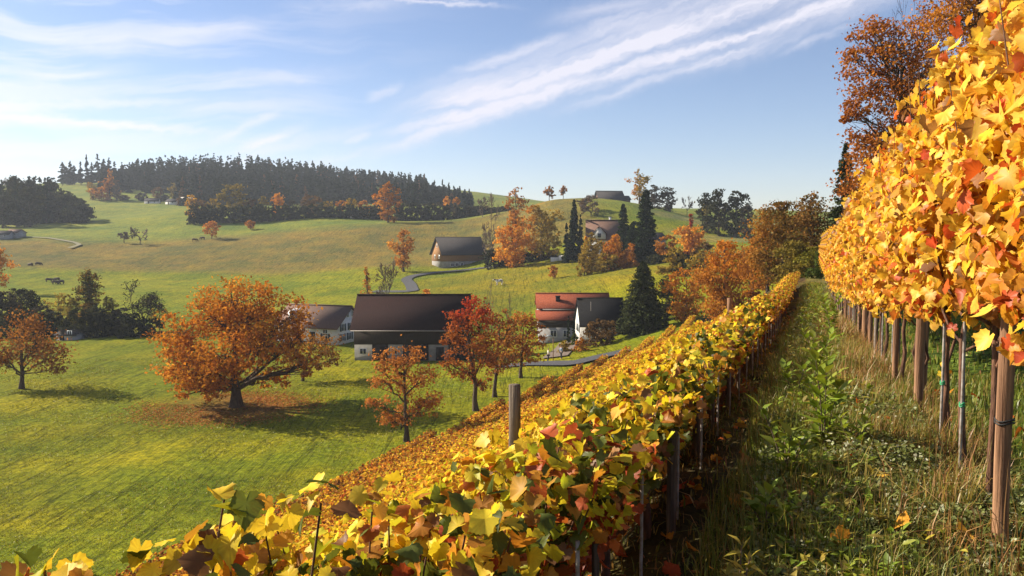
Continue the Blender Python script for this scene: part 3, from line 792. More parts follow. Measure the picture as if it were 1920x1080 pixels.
# --- hedge and copse under the far forest
hedge = 'trees and bushes of the hedge below the forest'
hl = [(360, 364, 24, 'yellow', 'pale yellow bush at the left end of the long hedge'), (378, 374, 34, 'brown', None), (402, 371, 34, 'gold', None), (440, 344, 58, 'olive', 'large round olive brown tree at the left of the long hedge'),
      (472, 372, 34, 'brown', None), (495, 367, 24, 'olive', None), (522, 362, 32, 'bright', 'bright yellow orange tree in the long hedge below the forest'), (548, 376, 30, 'dusk', None),
      (585, 366, 46, 'brown', 'wide brown tree in the middle of the long hedge'), (616, 377, 30, 'gold', None), (640, 376, 28, 'orange', None), (660, 371, 28, 'gold', 'golden tree above the white hut'), (682, 376, 30, 'orange', None),
      (705, 380, 26, 'orange', None)]
for (px, pyt, w, pal, lab) in hl:
    T('hedge_tree', px, 407, pyt, w, 385 + (px % 7), pal, lab or {'brown': 'brown tree in the long hedge', 'gold': 'olive gold tree in the long hedge', 'dusk': 'dull dark tree in the long hedge', 'orange': 'orange tree in the right half of the long hedge', 'olive': 'small olive tree in the long hedge'}[pal], 'round', group=hedge, zlow=.05, dens=1.)
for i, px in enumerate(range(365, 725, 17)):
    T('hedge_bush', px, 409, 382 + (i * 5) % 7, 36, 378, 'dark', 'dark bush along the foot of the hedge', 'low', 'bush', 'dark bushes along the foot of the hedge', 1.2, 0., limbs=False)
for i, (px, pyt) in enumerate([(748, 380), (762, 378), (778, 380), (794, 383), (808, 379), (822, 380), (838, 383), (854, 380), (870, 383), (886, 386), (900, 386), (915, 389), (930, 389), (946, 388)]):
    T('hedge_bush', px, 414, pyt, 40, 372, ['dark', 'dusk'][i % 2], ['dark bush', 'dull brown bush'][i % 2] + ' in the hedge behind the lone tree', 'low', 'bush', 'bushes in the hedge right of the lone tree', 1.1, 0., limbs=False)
T('hedge_tree', 838, 395, 368, 16, 420, 'bright', 'left one of two small bright orange trees below the right end of the forest', 'round')
T('hedge_tree', 856, 395, 370, 16, 420, 'orange', 'right one of two small bright orange trees below the right end of the forest', 'round')
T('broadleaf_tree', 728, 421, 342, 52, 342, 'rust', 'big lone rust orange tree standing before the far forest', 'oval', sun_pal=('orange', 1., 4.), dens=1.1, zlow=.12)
for (px, pyb, pyt, w, pal, lab) in [(205, 352, 318, 22, 'rust', 'rusty tree at the edge of the forest left end'), (172, 352, 342, 20, 'gold', 'small gold bush left of the rusty forest edge tree'), (218, 354, 338, 18, 'brown', 'small brown tree right of the rusty forest edge tree'),
                                    (297, 380, 350, 26, 'brown', 'brown tree left of the round tree near the far roofs'), (327, 378, 343, 26, 'olive', 'round olive tree beside the far white roofs'), (265, 380, 362, 24, 'dusk', 'dull bush left of the far white roofs'),
                                    (232, 378, 366, 20, 'brown', 'small brown bush on the upper meadow edge'), (190, 360, 350, 44, 'rust', 'low rusty bushes below the forest left end'), (310, 381, 366, 22, 'dusk', 'dark bush between the far white roofs')]:
    T('broadleaf_tree', px, pyb, pyt, w, 560, pal, lab, 'round', zlow=.08)
T('field_tree', 397, 451, 415, 38, 330, 'orange', 'lone orange tree on the sunny meadow with a long shadow', 'round', dens=.8)
T('field_tree', 470, 437, 413, 22, 358, 'orange', 'smaller lone orange tree to the right on the sunny meadow', 'round', dens=.8)
bare_tree('bare_tree', 263, 456, 424, 30, 322, 'bare field tree with a visible fork on the left meadow', None, 5)
bare_tree('bare_tree', 233, 454, 434, 18, 324, 'smaller bare bushy tree left of the forked field tree', None, 5)

# --- forest on the far ridge
def forest():
    rng = np.random.default_rng(77)
    parts = []; tk = []
    top = lambda px: np.interp(px, [100, 185, 210, 235, 262, 330, 420, 520, 590, 650, 700, 760, 820, 860, 890], [318, 300, 318, 312, 296, 292, 290, 294, 303, 312, 324, 336, 346, 354, 366])
    bot = lambda px: np.interp(px, [100, 180, 260, 350, 500, 700, 800, 890], [345, 352, 372, 380, 384, 392, 392, 392])
    n = 900
    for i in range(n):
        px = rng.uniform(190, 884); k = rng.random() ** .8
        Y = (520 + 230 * k) if px > 330 else (600 + 130 * k)
        if px > 690: Y -= (px - 690) / 200 * 120
        q = P(px, 380, Y); gz = G(q[0], q[1])
        ty = top(px) + (1 - k) ** 1.3 * (bot(px) - 16 - top(px)) * .62 + rng.uniform(-5, 7)
        h = np.clip(P(px, ty, Y)[2] - gz, 13 if px < 800 else 6, 36)
        dec = rng.random() < .05
        v, f, c = conifer_geo(h, min(h * rng.uniform(.23, .31), 8.), 210, rng, 'fir' if not dec else 'brown', .03, 2.6, .25)
        parts.append((v + np.array([q[0], q[1], gz]), f, c))
    V, F, C = merge(parts)
    tag(link('distant_forest', mesh('distant_forest', V, F, M['fir'], C)), 'dark blue green conifer forest covering the far ridge', 'forest', None, 'stuff')
forest()
sk = 'spruces standing apart on the skyline'
for (px, pyt, w, c) in [(118, 304, 17, .2), (133, 302, 17, .2), (140, 308, 14, .1), (152, 302, 12, 0), (164, 290, 11, 0), (173, 304, 12, 0), (184, 288, 18, .3), (196, 298, 16, .2), (125, 312, 16, .2), (206, 296, 16, .3), (216, 303, 14, .1), (230, 303, 14, .1)]:
    conifer('spruce', px, 347, pyt, w * 1.55, 690, 'tall spruce in the open group left of the forest', sk, 700, needle=2.1, column=c, zlow=.12)
for (px, pyt, w) in [(742, 328, 14), (766, 326, 16), (782, 330, 14), (800, 335, 14), (815, 338, 14), (830, 337, 13), (842, 341, 12), (851, 346, 11), (862, 347, 11), (880, 354, 9), (871, 360, 9)]:
    conifer('spruce', px, 388, pyt, w, 480, 'spruce on the falling skyline right of the forest', 'spruces at the right end of the forest', 480, needle=1.4, column=.1)

# --- hill to the right of the valley
for (px, lab) in [(1030, 'left one of the two small thin trees on the skyline'), (1056, 'right one of the two small thin trees on the skyline')]:
    bare_tree('skyline_tree', px, 377, 348, 20, 330, lab, 'pair of small trees on the skyline', 5, 'rust', 420)
bare_tree('bare_tree', 921, 402, 360, 26, 300, 'thin bare tree on the ridge left of the orange skyline tree', None, 5)
bare_tree('bare_tree', 905, 396, 368, 18, 340, 'short bare tree at the end of the forest', None, 5)
bare_tree('bare_tree', 1288, 404, 366, 20, 310, 'small bare tree standing before the sky left of the round copse', None, 5)
bare_tree('bare_tree', 1094, 415, 365, 44, 288, 'wide pale bare tree left of the roof on the ridge', None, 6, 'brown', 300)
bare_tree('bare_tree', 921, 474, 414, 44, 236, 'bare tree beside the far barn', None, 6)
bare_tree('bare_tree', 1108, 440, 380, 36, 280, 'bare brownish tree below the ridge roof', None, 5, 'brown', 300)
T('broadleaf_tree', 968, 412, 350, 42, 288, 'rust', 'dark orange tree breaking the skyline above the orange group', 'round', dens=.75, zlow=.1)
T('broadleaf_tree', 968, 462, 395, 40, 236, 'rust', 'rust red tree behind the bright orange tree', 'oval', dens=1.)
T('broadleaf_tree', 962, 484, 420, 74, 222, 'bright', 'bright orange low crowned tree right of the far barn', 'round', dens=1.3, zlow=.05)
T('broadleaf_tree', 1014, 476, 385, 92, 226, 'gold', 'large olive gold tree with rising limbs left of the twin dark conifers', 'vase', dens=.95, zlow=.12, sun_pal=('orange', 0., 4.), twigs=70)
conifer('conifer', 1076, 478, 374, 30, 216, 'slim black conifer with the tallest tip of the pair', None, 3400, column=.5)
conifer('conifer', 1062, 478, 418, 22, 214, 'short black conifer leaning on the slim tall one', None, 1200, column=.2)
conifer('conifer', 1088, 478, 402, 18, 218, 'narrow dark conifer on the right of the slim tall one', None, 1200, column=.3)
conifer('conifer', 1168, 470, 382, 44, 205, 'dark conifer standing behind the small villa', None, 3600, column=.5)
conifer('conifer', 1210, 500, 356, 62, 188, 'tall dark conifer right of the small villa', None, 6500, column=.6)
conifer('conifer', 1188, 492, 415, 60, 194, 'broad dark conifer between the two tall ones by the villa', None, 4500, column=.5)
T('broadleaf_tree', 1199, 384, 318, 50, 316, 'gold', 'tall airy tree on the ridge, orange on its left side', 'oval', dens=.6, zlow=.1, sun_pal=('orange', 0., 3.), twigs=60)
T('broadleaf_tree', 1228, 398, 347, 44, 310, 'dusk', 'dull dark tree right of the tall airy ridge tree', 'round', dens=.9, zlow=.05)
T('broadleaf_tree', 1252, 402, 350, 34, 312, 'dusk', 'rounded dark tree at the end of the ridge group', 'round', dens=.9, zlow=.05)
for (px, pyt, w, lab, pal, Y) in [(1325, 362, 44, 'leftmost tree of the round dark copse, with a yellow edge', 'dark', 258), (1348, 356, 52, 'middle tree of the round dark copse', 'dark', 252), (1380, 359, 56, 'tall right hand tree of the round dark copse', 'dark', 250), (1402, 384, 34, 'lowest tree at the right of the round dark copse', 'dusk', 246)]:
    T('copse_tree', px, 445, pyt, w, Y, pal, lab, 'round', group='trees of the round dark copse', dens=1.2, zlow=.03, sun_pal=('gold', 3., 3.))
T('broadleaf_tree', 1428, 450, 388, 50, 190, 'gold', 'loose olive gold tree between the copse and the chestnut brown tree', 'round', dens=.6)
T('broadleaf_tree', 1294, 448, 398, 22, 214, 'red', 'small pointed crimson tree above the orange shrubs', 'cone', dens=1.2, zlow=.05)
T('broadleaf_tree', 1290, 480, 424, 80, 205, 'bright', 'wide bright orange tree below the small crimson tree', 'round', dens=1., zlow=.05)
for i, (px, pyb, pyt, w, pal, lab) in enumerate([(1108, 492, 446, 34, 'gold', 'olive gold bush left of the villa'), (1128, 498, 450, 44, 'gold', 'olive yellow bush below the villa'), (1154, 492, 440, 34, 'bright', 'bright orange bush right of the villa gable'),
                                                   (1182, 500, 456, 36, 'orange', 'orange bush at the foot of the tall dark conifer'), (1160, 508, 482, 60, 'gold', 'low olive hedge bush below the orange bushes'), (1205, 508, 476, 40, 'dusk', 'dull bush right of the orange bush'), (1098, 472, 442, 16, 'orange', 'small orange bush beside the twin conifers')]):
    T('bush', px, pyb, pyt, w, 186 + i, pal, lab, 'low', 'bush', None, 1.2, 0.)
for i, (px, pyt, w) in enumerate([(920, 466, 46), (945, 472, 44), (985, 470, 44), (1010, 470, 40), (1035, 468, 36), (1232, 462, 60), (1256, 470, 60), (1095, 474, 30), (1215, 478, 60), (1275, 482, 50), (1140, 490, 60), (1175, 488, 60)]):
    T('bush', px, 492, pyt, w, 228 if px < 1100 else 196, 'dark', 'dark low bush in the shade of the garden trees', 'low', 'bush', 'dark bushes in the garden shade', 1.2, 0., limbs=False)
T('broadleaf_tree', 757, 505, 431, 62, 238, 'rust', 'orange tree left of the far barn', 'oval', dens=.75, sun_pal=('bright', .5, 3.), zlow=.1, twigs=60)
bare_tree('bare_tree', 726, 560, 484, 44, 166, 'tall thin bare tree behind the long barn roof', None, 6, 'brown', 160, .4)
T('broadleaf_tree', 688, 556, 500, 26, 168, 'rust', 'thin rust tree above the left end of the barn roof', 'cone', dens=.4)
T('bush', 1037, 530, 498, 22, 186, 'rust', 'small thin rust bush on the sunny slope right of the pied cow', 'oval', 'bush', None, .5)
T('bush', 800, 549, 542, 26, 180, 'bright', 'small orange bush beside the track above the barn roof', 'low', 'bush', None, .8, 0.)
bare_tree('bare_tree', 921, 582, 522, 22, 140, 'spindly young tree behind the crimson topped tree', None, 5)
bare_tree('bare_tree', 956, 592, 548, 14, 136, 'spindly short tree left of the red roof', None, 5)
conifer('fir_tree', 1204, 645, 490, 118, 112, 'large dark fir beside the dark roofed house', None, 11000, pal='olivefir', column=.25, needle=.42)
conifer('fir_tree', 1174, 645, 560, 30, 115, 'slender fir at the right end of the dark roof', None, 1600, pal='olivefir', column=.4, needle=.4)
T('broadleaf_tree', 1285, 612, 505, 104, 112, 'orange', 'rounded orange tree at the edge of the lower vines', 'round', dens=.95, zlow=.05, twigs=60)
T('broadleaf_tree', 1358, 560, 448, 116, 90, 'rust', 'dense red brown tree with scarlet patches behind the vine rows', 'round', dens=1.3, zlow=.02, twigs=60, top_pal=('orange', .5))
T('bush', 1128, 655, 598, 84, 110, 'brown', 'large brown olive bush before the dark roofed house', 'low', 'bush', None, 1.1, 0.)
T('bush', 1060, 672, 638, 34, 108, 'gold', 'gold bush beside the yard before the red roofed house', 'low', 'bush', None, 1.1, 0.)
T('bush', 1090, 668, 632, 32, 106, 'rust', 'small orange red bush below the white house wall', 'low', 'bush', None, 1.2, 0.)
conifer('cypress', 1066, 636, 592, 9, 125, 'left one of two narrow columnar cypresses before the red roofed house', None, 700, column=.9, needle=.3)
conifer('cypress', 1076, 636, 590, 9, 125, 'right one of two narrow columnar cypresses before the red roofed house', None, 700, column=.9, needle=.3)
T('bush', 1078, 646, 625, 16, 118, 'green', 'small green bush beside the columnar cypresses', 'low', 'bush', None, 1.2, 0.)
for i, (px, pyb, pyt, w, pal, lab) in enumerate([(1096, 500, 470, 40, 'gold', 'olive bush at the left end of the shrubs below the villa'), (1140, 506, 472, 60, 'gold', 'broad olive gold bush below the villa, in front of the orange ones'), (1175, 510, 470, 50, 'rust', 'rust bush in front of the dark conifers'),
                                                  (1240, 520, 478, 70, 'dark', 'large dark bush right of the dark conifers'), (1262, 505, 462, 60, 'gold', 'gold bush at the left of the wide orange tree'), (1320, 500, 455, 60, 'brown', 'brown bush right of the wide orange tree'),
                                                  (1290, 520, 484, 80, 'dark', 'broad dark bush below the wide orange tree'), (1250, 585, 520, 60, 'dark', 'dark bush between the fir and the rounded orange tree')]):
    T('bush', px, pyb, pyt, w, 180 - i if px < 1245 else 150 if pyb < 560 else 118, pal, lab, 'low', 'bush', None, 1.3, 0.)
T('broadleaf_tree', 1108, 496, 436, 40, 192, 'gold', 'loose gold tree hiding the left corner of the villa', 'oval', dens=.8, zlow=.05)
T('broadleaf_tree', 1146, 500, 446, 40, 180, 'orange', 'orange tree hiding the lower front of the villa', 'round', dens=1., zlow=.03)
T('broadleaf_tree', 1250, 496, 440, 46, 178, 'rust', 'rust tree right of the dark conifers, hiding the pale house', 'round', dens=1.1, zlow=.03)
T('broadleaf_tree', 1318, 540, 470, 70, 140, 'gold', 'olive gold tree left of the dense red brown tree', 'round', dens=1., zlow=.03)
T('broadleaf_tree', 1412, 535, 440, 60, 86, 'rust', 'rusty tree between the dense red brown tree and the olive brown one', 'round', dens=1.1, zlow=.03)
# --- at the end of the path
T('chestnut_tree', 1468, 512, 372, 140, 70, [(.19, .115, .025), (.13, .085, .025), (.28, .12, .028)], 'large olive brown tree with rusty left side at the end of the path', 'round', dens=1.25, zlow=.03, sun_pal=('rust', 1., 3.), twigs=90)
T('broadleaf_tree', 1520, 500, 360, 90, 66, [(.14, .12, .03), (.22, .10, .03), (.10, .10, .03)], 'dark olive tree between the end of the path and the right vine row', 'round', dens=.8, zlow=.03, twigs=80)
T('broadleaf_tree', 1440, 520, 400, 70, 80, 'rust', 'rust coloured tree behind the left of the olive brown tree', 'round', dens=.9, zlow=.05)
T('bush', 1540, 522, 470, 60, 48, 'green', 'green bush closing the path end beside the right vine row', 'low', 'bush', None, 1.1, 0., leafk=.7)
T('bush', 1487, 535, 452, 96, 56, 'olive', 'big olive bush closing the far end of the path', 'round', 'bush', None, 1.1, 0., leafk=.8)
T('bush', 1526, 530, 462, 70, 52, [(.16, .17, .03), (.22, .18, .03), (.11, .13, .025)], 'green and gold bush right of the big olive bush at the path end', 'round', 'bush', None, 1.1, 0., leafk=.8)
T('bush', 1502, 535, 500, 50, 52, 'olive', 'olive bush beside the end of the left vine row', 'low', 'bush', None, 1.1, 0., leafk=.7)
T('bush', 1568, 545, 500, 40, 40, 'green', 'green bush below the trunks at the far end of the right vine row', 'low', 'bush', None, .9, 0., leafk=.7)
conifer('conifer', 1580, 500, 268, 80, 62, 'dark conifer peeping out above the far end of the right vine row', None, 3500, pal='olivefir', column=.4, needle=.35)
hero('oak_tree', 1700, 520, 46,
     [(1640, 60, 44, 34, 0), (1615, 110, 40, 30, .5), (1680, 100, 50, 44, -.5), (1650, 150, 60, 36, .6), (1610, 200, 46, 20, 0), (1680, 190, 60, 44, -.6), (1740, 130, 50, 60, .5), (1730, 220, 60, 50, 0), (1620, 255, 34, 22, .4), (1680, 270, 56, 46, .5),
      (1640, 325, 52, 50, -.4), (1612, 350, 34, 40, .5), (1650, 280, 50, 36, .3), (1730, 310, 60, 60, 0), (1590, 215, 26, 10, 0), (1760, 40, 50, 50, 1)],
     [(.40, .135, .025), (.28, .09, .02), (.48, .20, .03)], .19, .60, 'tall orange brown tree with open branches rising above the right vine row', 41, fork=.25, r0=.28, twigs=420, clump=.30)
hero('broadleaf_tree', 1860, 480, 40,
     [(1800, 30, 60, 40, 0), (1860, 10, 70, 50, .5), (1780, -40, 60, 50, -.5), (1920, 40, 70, 60, 0), (1850, 100, 80, 50, .5), (1950, 150, 70, 60, 0)],
     'orange', .13, .5, 'orange tree topping the upper right corner behind the vines', 42, fork=.3, r0=.25, twigs=260)
bare_tree('bare_tree', 1712, 500, -30, 130, 52, 'bare tree with fine black twigs before the sky at upper right', None, 7, None, 0, .5, 'bark')

# ================================================================== VINES
def row_xyz(s, p, h=0.):
    x, y = to_xy(np.asarray(s, float), np.asarray(p, float))
    return np.stack([x, y, GZ(x, y) + h], -1)
V_YEL = [(.68, .55, .03), (.74, .54, .05), (.60, .42, .03)]
V_GRN = [(.32, .36, .025), (.46, .46, .03), (.60, .52, .04)]
V_ORG = [(.60, .30, .04), (.52, .20, .03), (.68, .40, .06)]
V_RED = [(.42, .10, .03), (.34, .065, .03), (.50, .16, .035)]
CANES = []
V_DGR = [(.09, .11, .018), (.12, .14, .025), (.06, .08, .018)]  # dark green leaves, mainly to paint shade into the left row
V_BRN = [(.26, .12, .045), (.18, .09, .04), (.36, .18, .06)]

def mixpal(n, rng, w, pals, jit=.14):
    """w: (n,k) weights -> colours drawn from the palettes"""
    w = np.maximum(w, 0) + 1e-6; cw = np.cumsum(w / w.sum(1, keepdims=True), 1)
    k = (rng.random((n, 1)) > cw).sum(1).clip(0, len(pals) - 1)
    out = np.zeros((n, 3))
    for i, p in enumerate(pals):
        m = k == i; c = m.sum()
        if c: out[m] = pick(p, c, rng, jit=jit)
    return out

UP = np.array([0, 0, 1.])
def foliage(rng, n, length, s_abs, p_abs, kind, tpl, size, curl):
    """one vine's leaves in its own frame: x along the row, y to the valley, z up"""
    x = rng.uniform(-length / 2, length / 2, n)
    if kind == 'right':
        zt, zb = float(np.interp(s_abs, [3, 6, 12, 24], [2.12, 2.12, 2.38, 2.66])), float(np.interp(s_abs, [2, 5, 9, 14], [1.20, 1.14, 1.0, .95]))
        v = rng.random(n); z = zb + (zt - zb) * v
        th = .34 * (1 - .35 * np.abs(2 * v - 1) ** 2) * (.62 + .6 * vnoise((x + s_abs) * 1., z * 1., .38, 9)) * np.interp(v, [0, .25, .65, 1], [.70, .92, .74, .40])
        sd = np.where(rng.random(n) < .72, 1, -1); u = rng.random(n) ** .45
        y = sd * th * u + rng.normal(0, .03, n)
        edge = v < .06 + .06 * vnoise(x + s_abs, z * 0, .3, 3)
        z = z - edge * rng.random(n) * .14
        z = z + (v ** 2) * .42 * (vnoise(x + s_abs, x * 0, .34, 13) - .5)
        out_ = (rng.random(n) < .13) * (vnoise(x + s_abs, z, .16, 17) > .5)
        y = y + out_ * sd * rng.random(n) * .15; z = z + out_ * (rng.random(n) - .45) * .20
        hang = (v < .2) * (vnoise(x + s_abs, x * 0, .22, 19) > .62); z = z - hang * rng.random(n) * .22
        gap = (vnoise(x + s_abs, z * 1.3, .17, 23) < .22) & (v < .85); y = np.where(gap, -np.abs(y) * .8, y)
        nrm = np.stack([rng.normal(0, .35, n), sd * 1.1, np.full(n, .42)], -1); tipdir = np.array([0, .1, -1.])
        patch = vnoise(x + s_abs, z, .55, 21); low = 1 - v
        col = mixpal(n, rng, np.stack([1.9 + 0 * x, .9 + .7 * patch, .16 + .75 * np.clip(patch - .62, 0, 1) * 3 + .12 * low, .22 + 0 * x], 1), [V_YEL2, V_ORG, V_RED2, V_BRN])
    else:
        zt = float(np.interp(s_abs, [-1, .8, 1.6, 3.3, 4.4, 6.5, 9, 14, 20], [1.13, 1.09, .95, .70, .62, .60, .66, .76, .82])) + .03 * sin(s_abs * 2.1); zb = float(np.interp(s_abs, [1, 4], [.20, .06]))
        ns = 22 if s_abs > 1.6 else 34; k = rng.integers(0, ns, n); v = rng.random(n) ** .95
        sx = rng.uniform(-length / 2, length / 2, ns); sl = rng.normal(0, .10, ns); so = rng.uniform(-.40, .36, ns); sh = rng.uniform(.72, 1.06, ns); sh = np.minimum(sh, 1.0) if s_abs < 1.6 else sh; so = so * (.62 if s_abs < 1.6 else 1.)
        ja = .03 if s_abs < 1.6 else .05
        x = sx[k] + sl[k] * v + rng.normal(0, ja, n)
        y = .20 + so[k] * v ** .7 + rng.normal(0, ja * 1.1, n)
        z = zb + (zt - zb) * v * sh[k] - .50 * (y - .2) - .10 * np.abs(so[k]) * v + rng.normal(0, ja * .8, n)
        CANES.append([[(sx[q] + sl[q] * t, .20 + so[q] * t ** .7, zb - .1 + (zt - zb + .1) * t * sh[q] - .5 * so[q] * t ** .7 - .10 * abs(so[q]) * t) for t in np.linspace(0, .97, 6)] for q in range(ns)])
        sd = np.sign(y - .2); y = y
        nrm = np.stack([rng.normal(0, .4, n), sd * .5 + .25, np.full(n, .35) + .75 * v], -1); tipdir = np.array([0, .35, -.7])
        patch = vnoise(x + s_abs, z, .6, 33); shade = np.clip(.5 - (y - .2) / .5, 0, 1) * np.clip(1.35 - v, 0, 1)   # side turned from the sun: redder, with shade painted in as dark leaves
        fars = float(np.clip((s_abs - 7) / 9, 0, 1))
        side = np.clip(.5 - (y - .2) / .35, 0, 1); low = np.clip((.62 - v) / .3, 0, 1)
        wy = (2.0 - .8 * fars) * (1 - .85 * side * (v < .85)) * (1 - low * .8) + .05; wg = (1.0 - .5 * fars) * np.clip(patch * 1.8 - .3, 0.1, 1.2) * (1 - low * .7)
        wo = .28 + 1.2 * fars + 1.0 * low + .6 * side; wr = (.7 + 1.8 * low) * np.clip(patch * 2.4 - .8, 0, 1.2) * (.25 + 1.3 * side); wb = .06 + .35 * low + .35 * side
        wd = (1.3 - .8 * fars) * side * (1 - low) + .10  # canopy shade put into leaf colour: dark green away from the sun
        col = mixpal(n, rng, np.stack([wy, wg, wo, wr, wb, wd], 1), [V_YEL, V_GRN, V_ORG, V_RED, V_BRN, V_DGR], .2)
    c = np.stack([x, y, z], -1)
    fr = rot_frames(n, rng, nrm, .75, tipdir)
    return leaves(c, fr, size * rng.uniform(.62, 1.2, n), tpl, col, rng, curl)
V_YEL2 = [(.76, .48, .045), (.80, .54, .08), (.70, .39, .04)]
V_RED2 = [(.56, .13, .025), (.46, .07, .025), (.60, .20, .04)]

def vine_stem(rng, right):
    tb = []
    h = 1.15 if right else .42
    lx = rng.uniform(-.06, .06)
    pts = [(lx * (i / 6.) + rng.normal(0, .012), rng.normal(0, .012), h * i / 6. - .06 * (i == 0)) for i in range(7)]
    r = .015 if right else .018
    tb.append(tube(pts, np.linspace(r * 1.35, r * .8, 7), 7))
    for _ in range(int(rng.integers(0, 3)) if right else 0):
        o_ = rng.uniform(-.3, .3); tb.append(tube([(o_ + rng.normal(0, .02), rng.normal(0, .03), h * q / 5. - .06 * (q == 0)) for q in range(6)], np.linspace(.012, .008, 6), 6))
    top = np.array(pts[4 if right else 6])
    if right:
        for q in range(9):
            x0 = rng.uniform(-.5, .5); y0 = rng.uniform(-.28, .28)
            tb.append(tube(bez(np.array([x0 * .5, y0 * .3, 1.0]), np.array([x0, y0, 1.4]), np.array([x0 + rng.normal(0, .2), y0 * 1.2, rng.uniform(1.7, 2.35)]), 6), np.linspace(.006, .002, 6), 3))
    for k in range(6 if right else 0):      # canes
        d = rng.normal(0, .16, 3) + np.array([(-1) ** k * .16, 0, 0]); a = top + np.array([0, 0, rng.uniform(-.12, .3)]) * (h / 1.15)
        e = a + np.array([d[0] * 1.3, d[1] * .6, rng.uniform(.35, .8) * (1 if right else .42)])
        tb.append(tube(bez(a, a + np.array([d[0] * 1.2, d[1], .12]), e, 6), np.linspace(.009, .004, 6), 4))
    V, F = join_tubes(tb)
    return V, F

def make_vine(name, s, p, right, label, group, tpl, n, size, seed, curl=.28):
    rng = np.random.default_rng(seed)
    b = row_xyz(s, p)
    root = empty(name, b, ROW_RZ, label, 'grapevine', group)
    st_ = [vine_stem(rng, right)]
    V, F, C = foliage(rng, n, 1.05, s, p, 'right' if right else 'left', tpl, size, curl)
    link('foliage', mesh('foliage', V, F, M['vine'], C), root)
    if not right: st_ += [tube(np.array(q), np.linspace(.0042, .0022, 6), 4) for q in CANES[-1]]
    V, F = join_tubes(st_)
    link('stem', mesh('stem', V, [F], M['vinebark'], smooth=True), root)
    return root

P_R, P_L = -.80, .74
RIGHT_S = [2.15, 3.05, 4.22, 4.9, 5.55, 6.9, 7.9, 8.8, 9.6] + list(np.arange(10.4, 47, .8))
right_lab = ['grapevine whose leaves fill the right edge of the picture', 'grapevine with the largest orange leaves before the nearest right post', 'grapevine with a thick trunk just behind the nearest right post', 'grapevine with a twisting trunk tied in green between the nearest posts',
             'grapevine with a thin straight trunk beside a steel rod', 'grapevine between the tilted post and the pale thick post', 'grapevine behind the pale thick posts']
protoR = []
for i, s in enumerate(RIGHT_S):
    lab = right_lab[i] if i < len(right_lab) else ('yellow grapevine in the middle of the right row' if s < 20 else 'yellow orange grapevine far along the right row')
    if s < 10: make_vine('grapevine', s, P_R, True, lab, 'grapevines of the right row', T_VINE, 4200, .053, 500 + i)
    elif len(protoR) < 5: protoR.append(make_vine('grapevine', s, P_R, True, lab, 'grapevines of the right row', T_HEX, 3000, .063, 500 + i))
    else:
        c = copy_tree(protoR[i % 5]); c.location = row_xyz(s, P_R); c.rotation_euler = (0, 0, ROW_RZ + pi * (0 if i % 2 else 0)); c['label'] = lab
        if s > 27: c.scale = (1, 1, 1.1)
LEFT_S = [-.35] + list(np.arange(.3, 44, .9))
left_lab = {0: 'grapevine whose bright yellow shoots poke up in the lower left corner', 1: 'grapevine with yellow leaves and one dark green leaf at the bottom left', 2: 'grapevine with large lemon leaves at the bottom edge left of the old post', 3: 'grapevine with a dense mix of yellow and dark leaves nearest the bottom centre',
            4: 'grapevine with large red leaves on its shaded side at the bottom', 5: 'grapevine around the weathered post of the left row', 6: 'grapevine just beyond the weathered post of the left row'}
protoL = []
for i, s in enumerate(LEFT_S):
    lab = left_lab.get(i) or ('yellow green grapevine in the middle of the left row' if s < 14 else 'orange yellow grapevine far along the left row')
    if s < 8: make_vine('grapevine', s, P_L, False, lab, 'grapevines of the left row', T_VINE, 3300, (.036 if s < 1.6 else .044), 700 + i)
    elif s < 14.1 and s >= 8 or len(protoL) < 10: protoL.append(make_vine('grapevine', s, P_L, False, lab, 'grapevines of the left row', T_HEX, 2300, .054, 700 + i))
    else:
        c = copy_tree(protoL[5 + i % 5] if len(protoL) > 9 else protoL[-1]); c.location = row_xyz(s, P_L); c['label'] = lab

def row_end(p): return np.interp(-np.asarray(p, float), [-30.9, -28.5, -25, -20, -14, 0], [36, 62, 81, 93, 112, 112])
def lower_vines():
    rng = np.random.default_rng(9); parts = []
    for k in range(1, 18):
        p0 = .82 + 1.75 * k
        if p0 > 30.9: break
        s0 = max(.745 * p0 - 3, -1); s1 = min(50 + 62 * _sst((p0 - 6) / 10), row_end(p0))
        L = s1 - s0
        s = s0 + L * rng.random(int(L * 420)) ** 1.0
        dist = np.hypot(s, p0)
        keep = rng.random(len(s)) < np.clip(13 / dist, .26, 1.) ** .8
        s = s[keep]; dist = dist[keep]; n = len(s)
        v = rng.random(n) ** .8
        hk = {1: .62, 2: .9}.get(k, 1.28)
        z = hk * (.24 + .76 * v) + .12 * (vnoise(s, s * 0 + p0, .8, 4) - .5)
        u = rng.random(n) ** .5 * np.where(rng.random(n) < .5, 1, -1)
        p = p0 + u * (.24 + .12 * v) * (.7 + .6 * vnoise(s, z * 3, .5, 5))
        X = row_xyz(s, p); X[:, 2] = row_xyz(s, p * 0 + p0)[:, 2] + z
        nrm = np.stack([-CA * u * .6, SA * u * .6, .4 + .6 * v], -1)
        size = .105 * np.clip(dist / 20, 1, 2.0) ** .75 * rng.uniform(.65, 1.2, n)
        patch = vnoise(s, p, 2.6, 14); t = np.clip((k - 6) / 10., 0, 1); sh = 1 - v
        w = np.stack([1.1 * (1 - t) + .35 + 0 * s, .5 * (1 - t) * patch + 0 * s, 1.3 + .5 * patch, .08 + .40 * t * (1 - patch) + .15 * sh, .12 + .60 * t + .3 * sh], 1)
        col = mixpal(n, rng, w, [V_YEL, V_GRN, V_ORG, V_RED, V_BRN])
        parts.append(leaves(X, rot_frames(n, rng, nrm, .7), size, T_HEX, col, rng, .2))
    V, F, C = merge(parts)
    tag(link('lower_vines', mesh('lower_vines', V, F, M['vinefar'], C)), 'many rows of orange and rust vines covering the slope below', 'vines', None, 'stuff')
lower_vines()

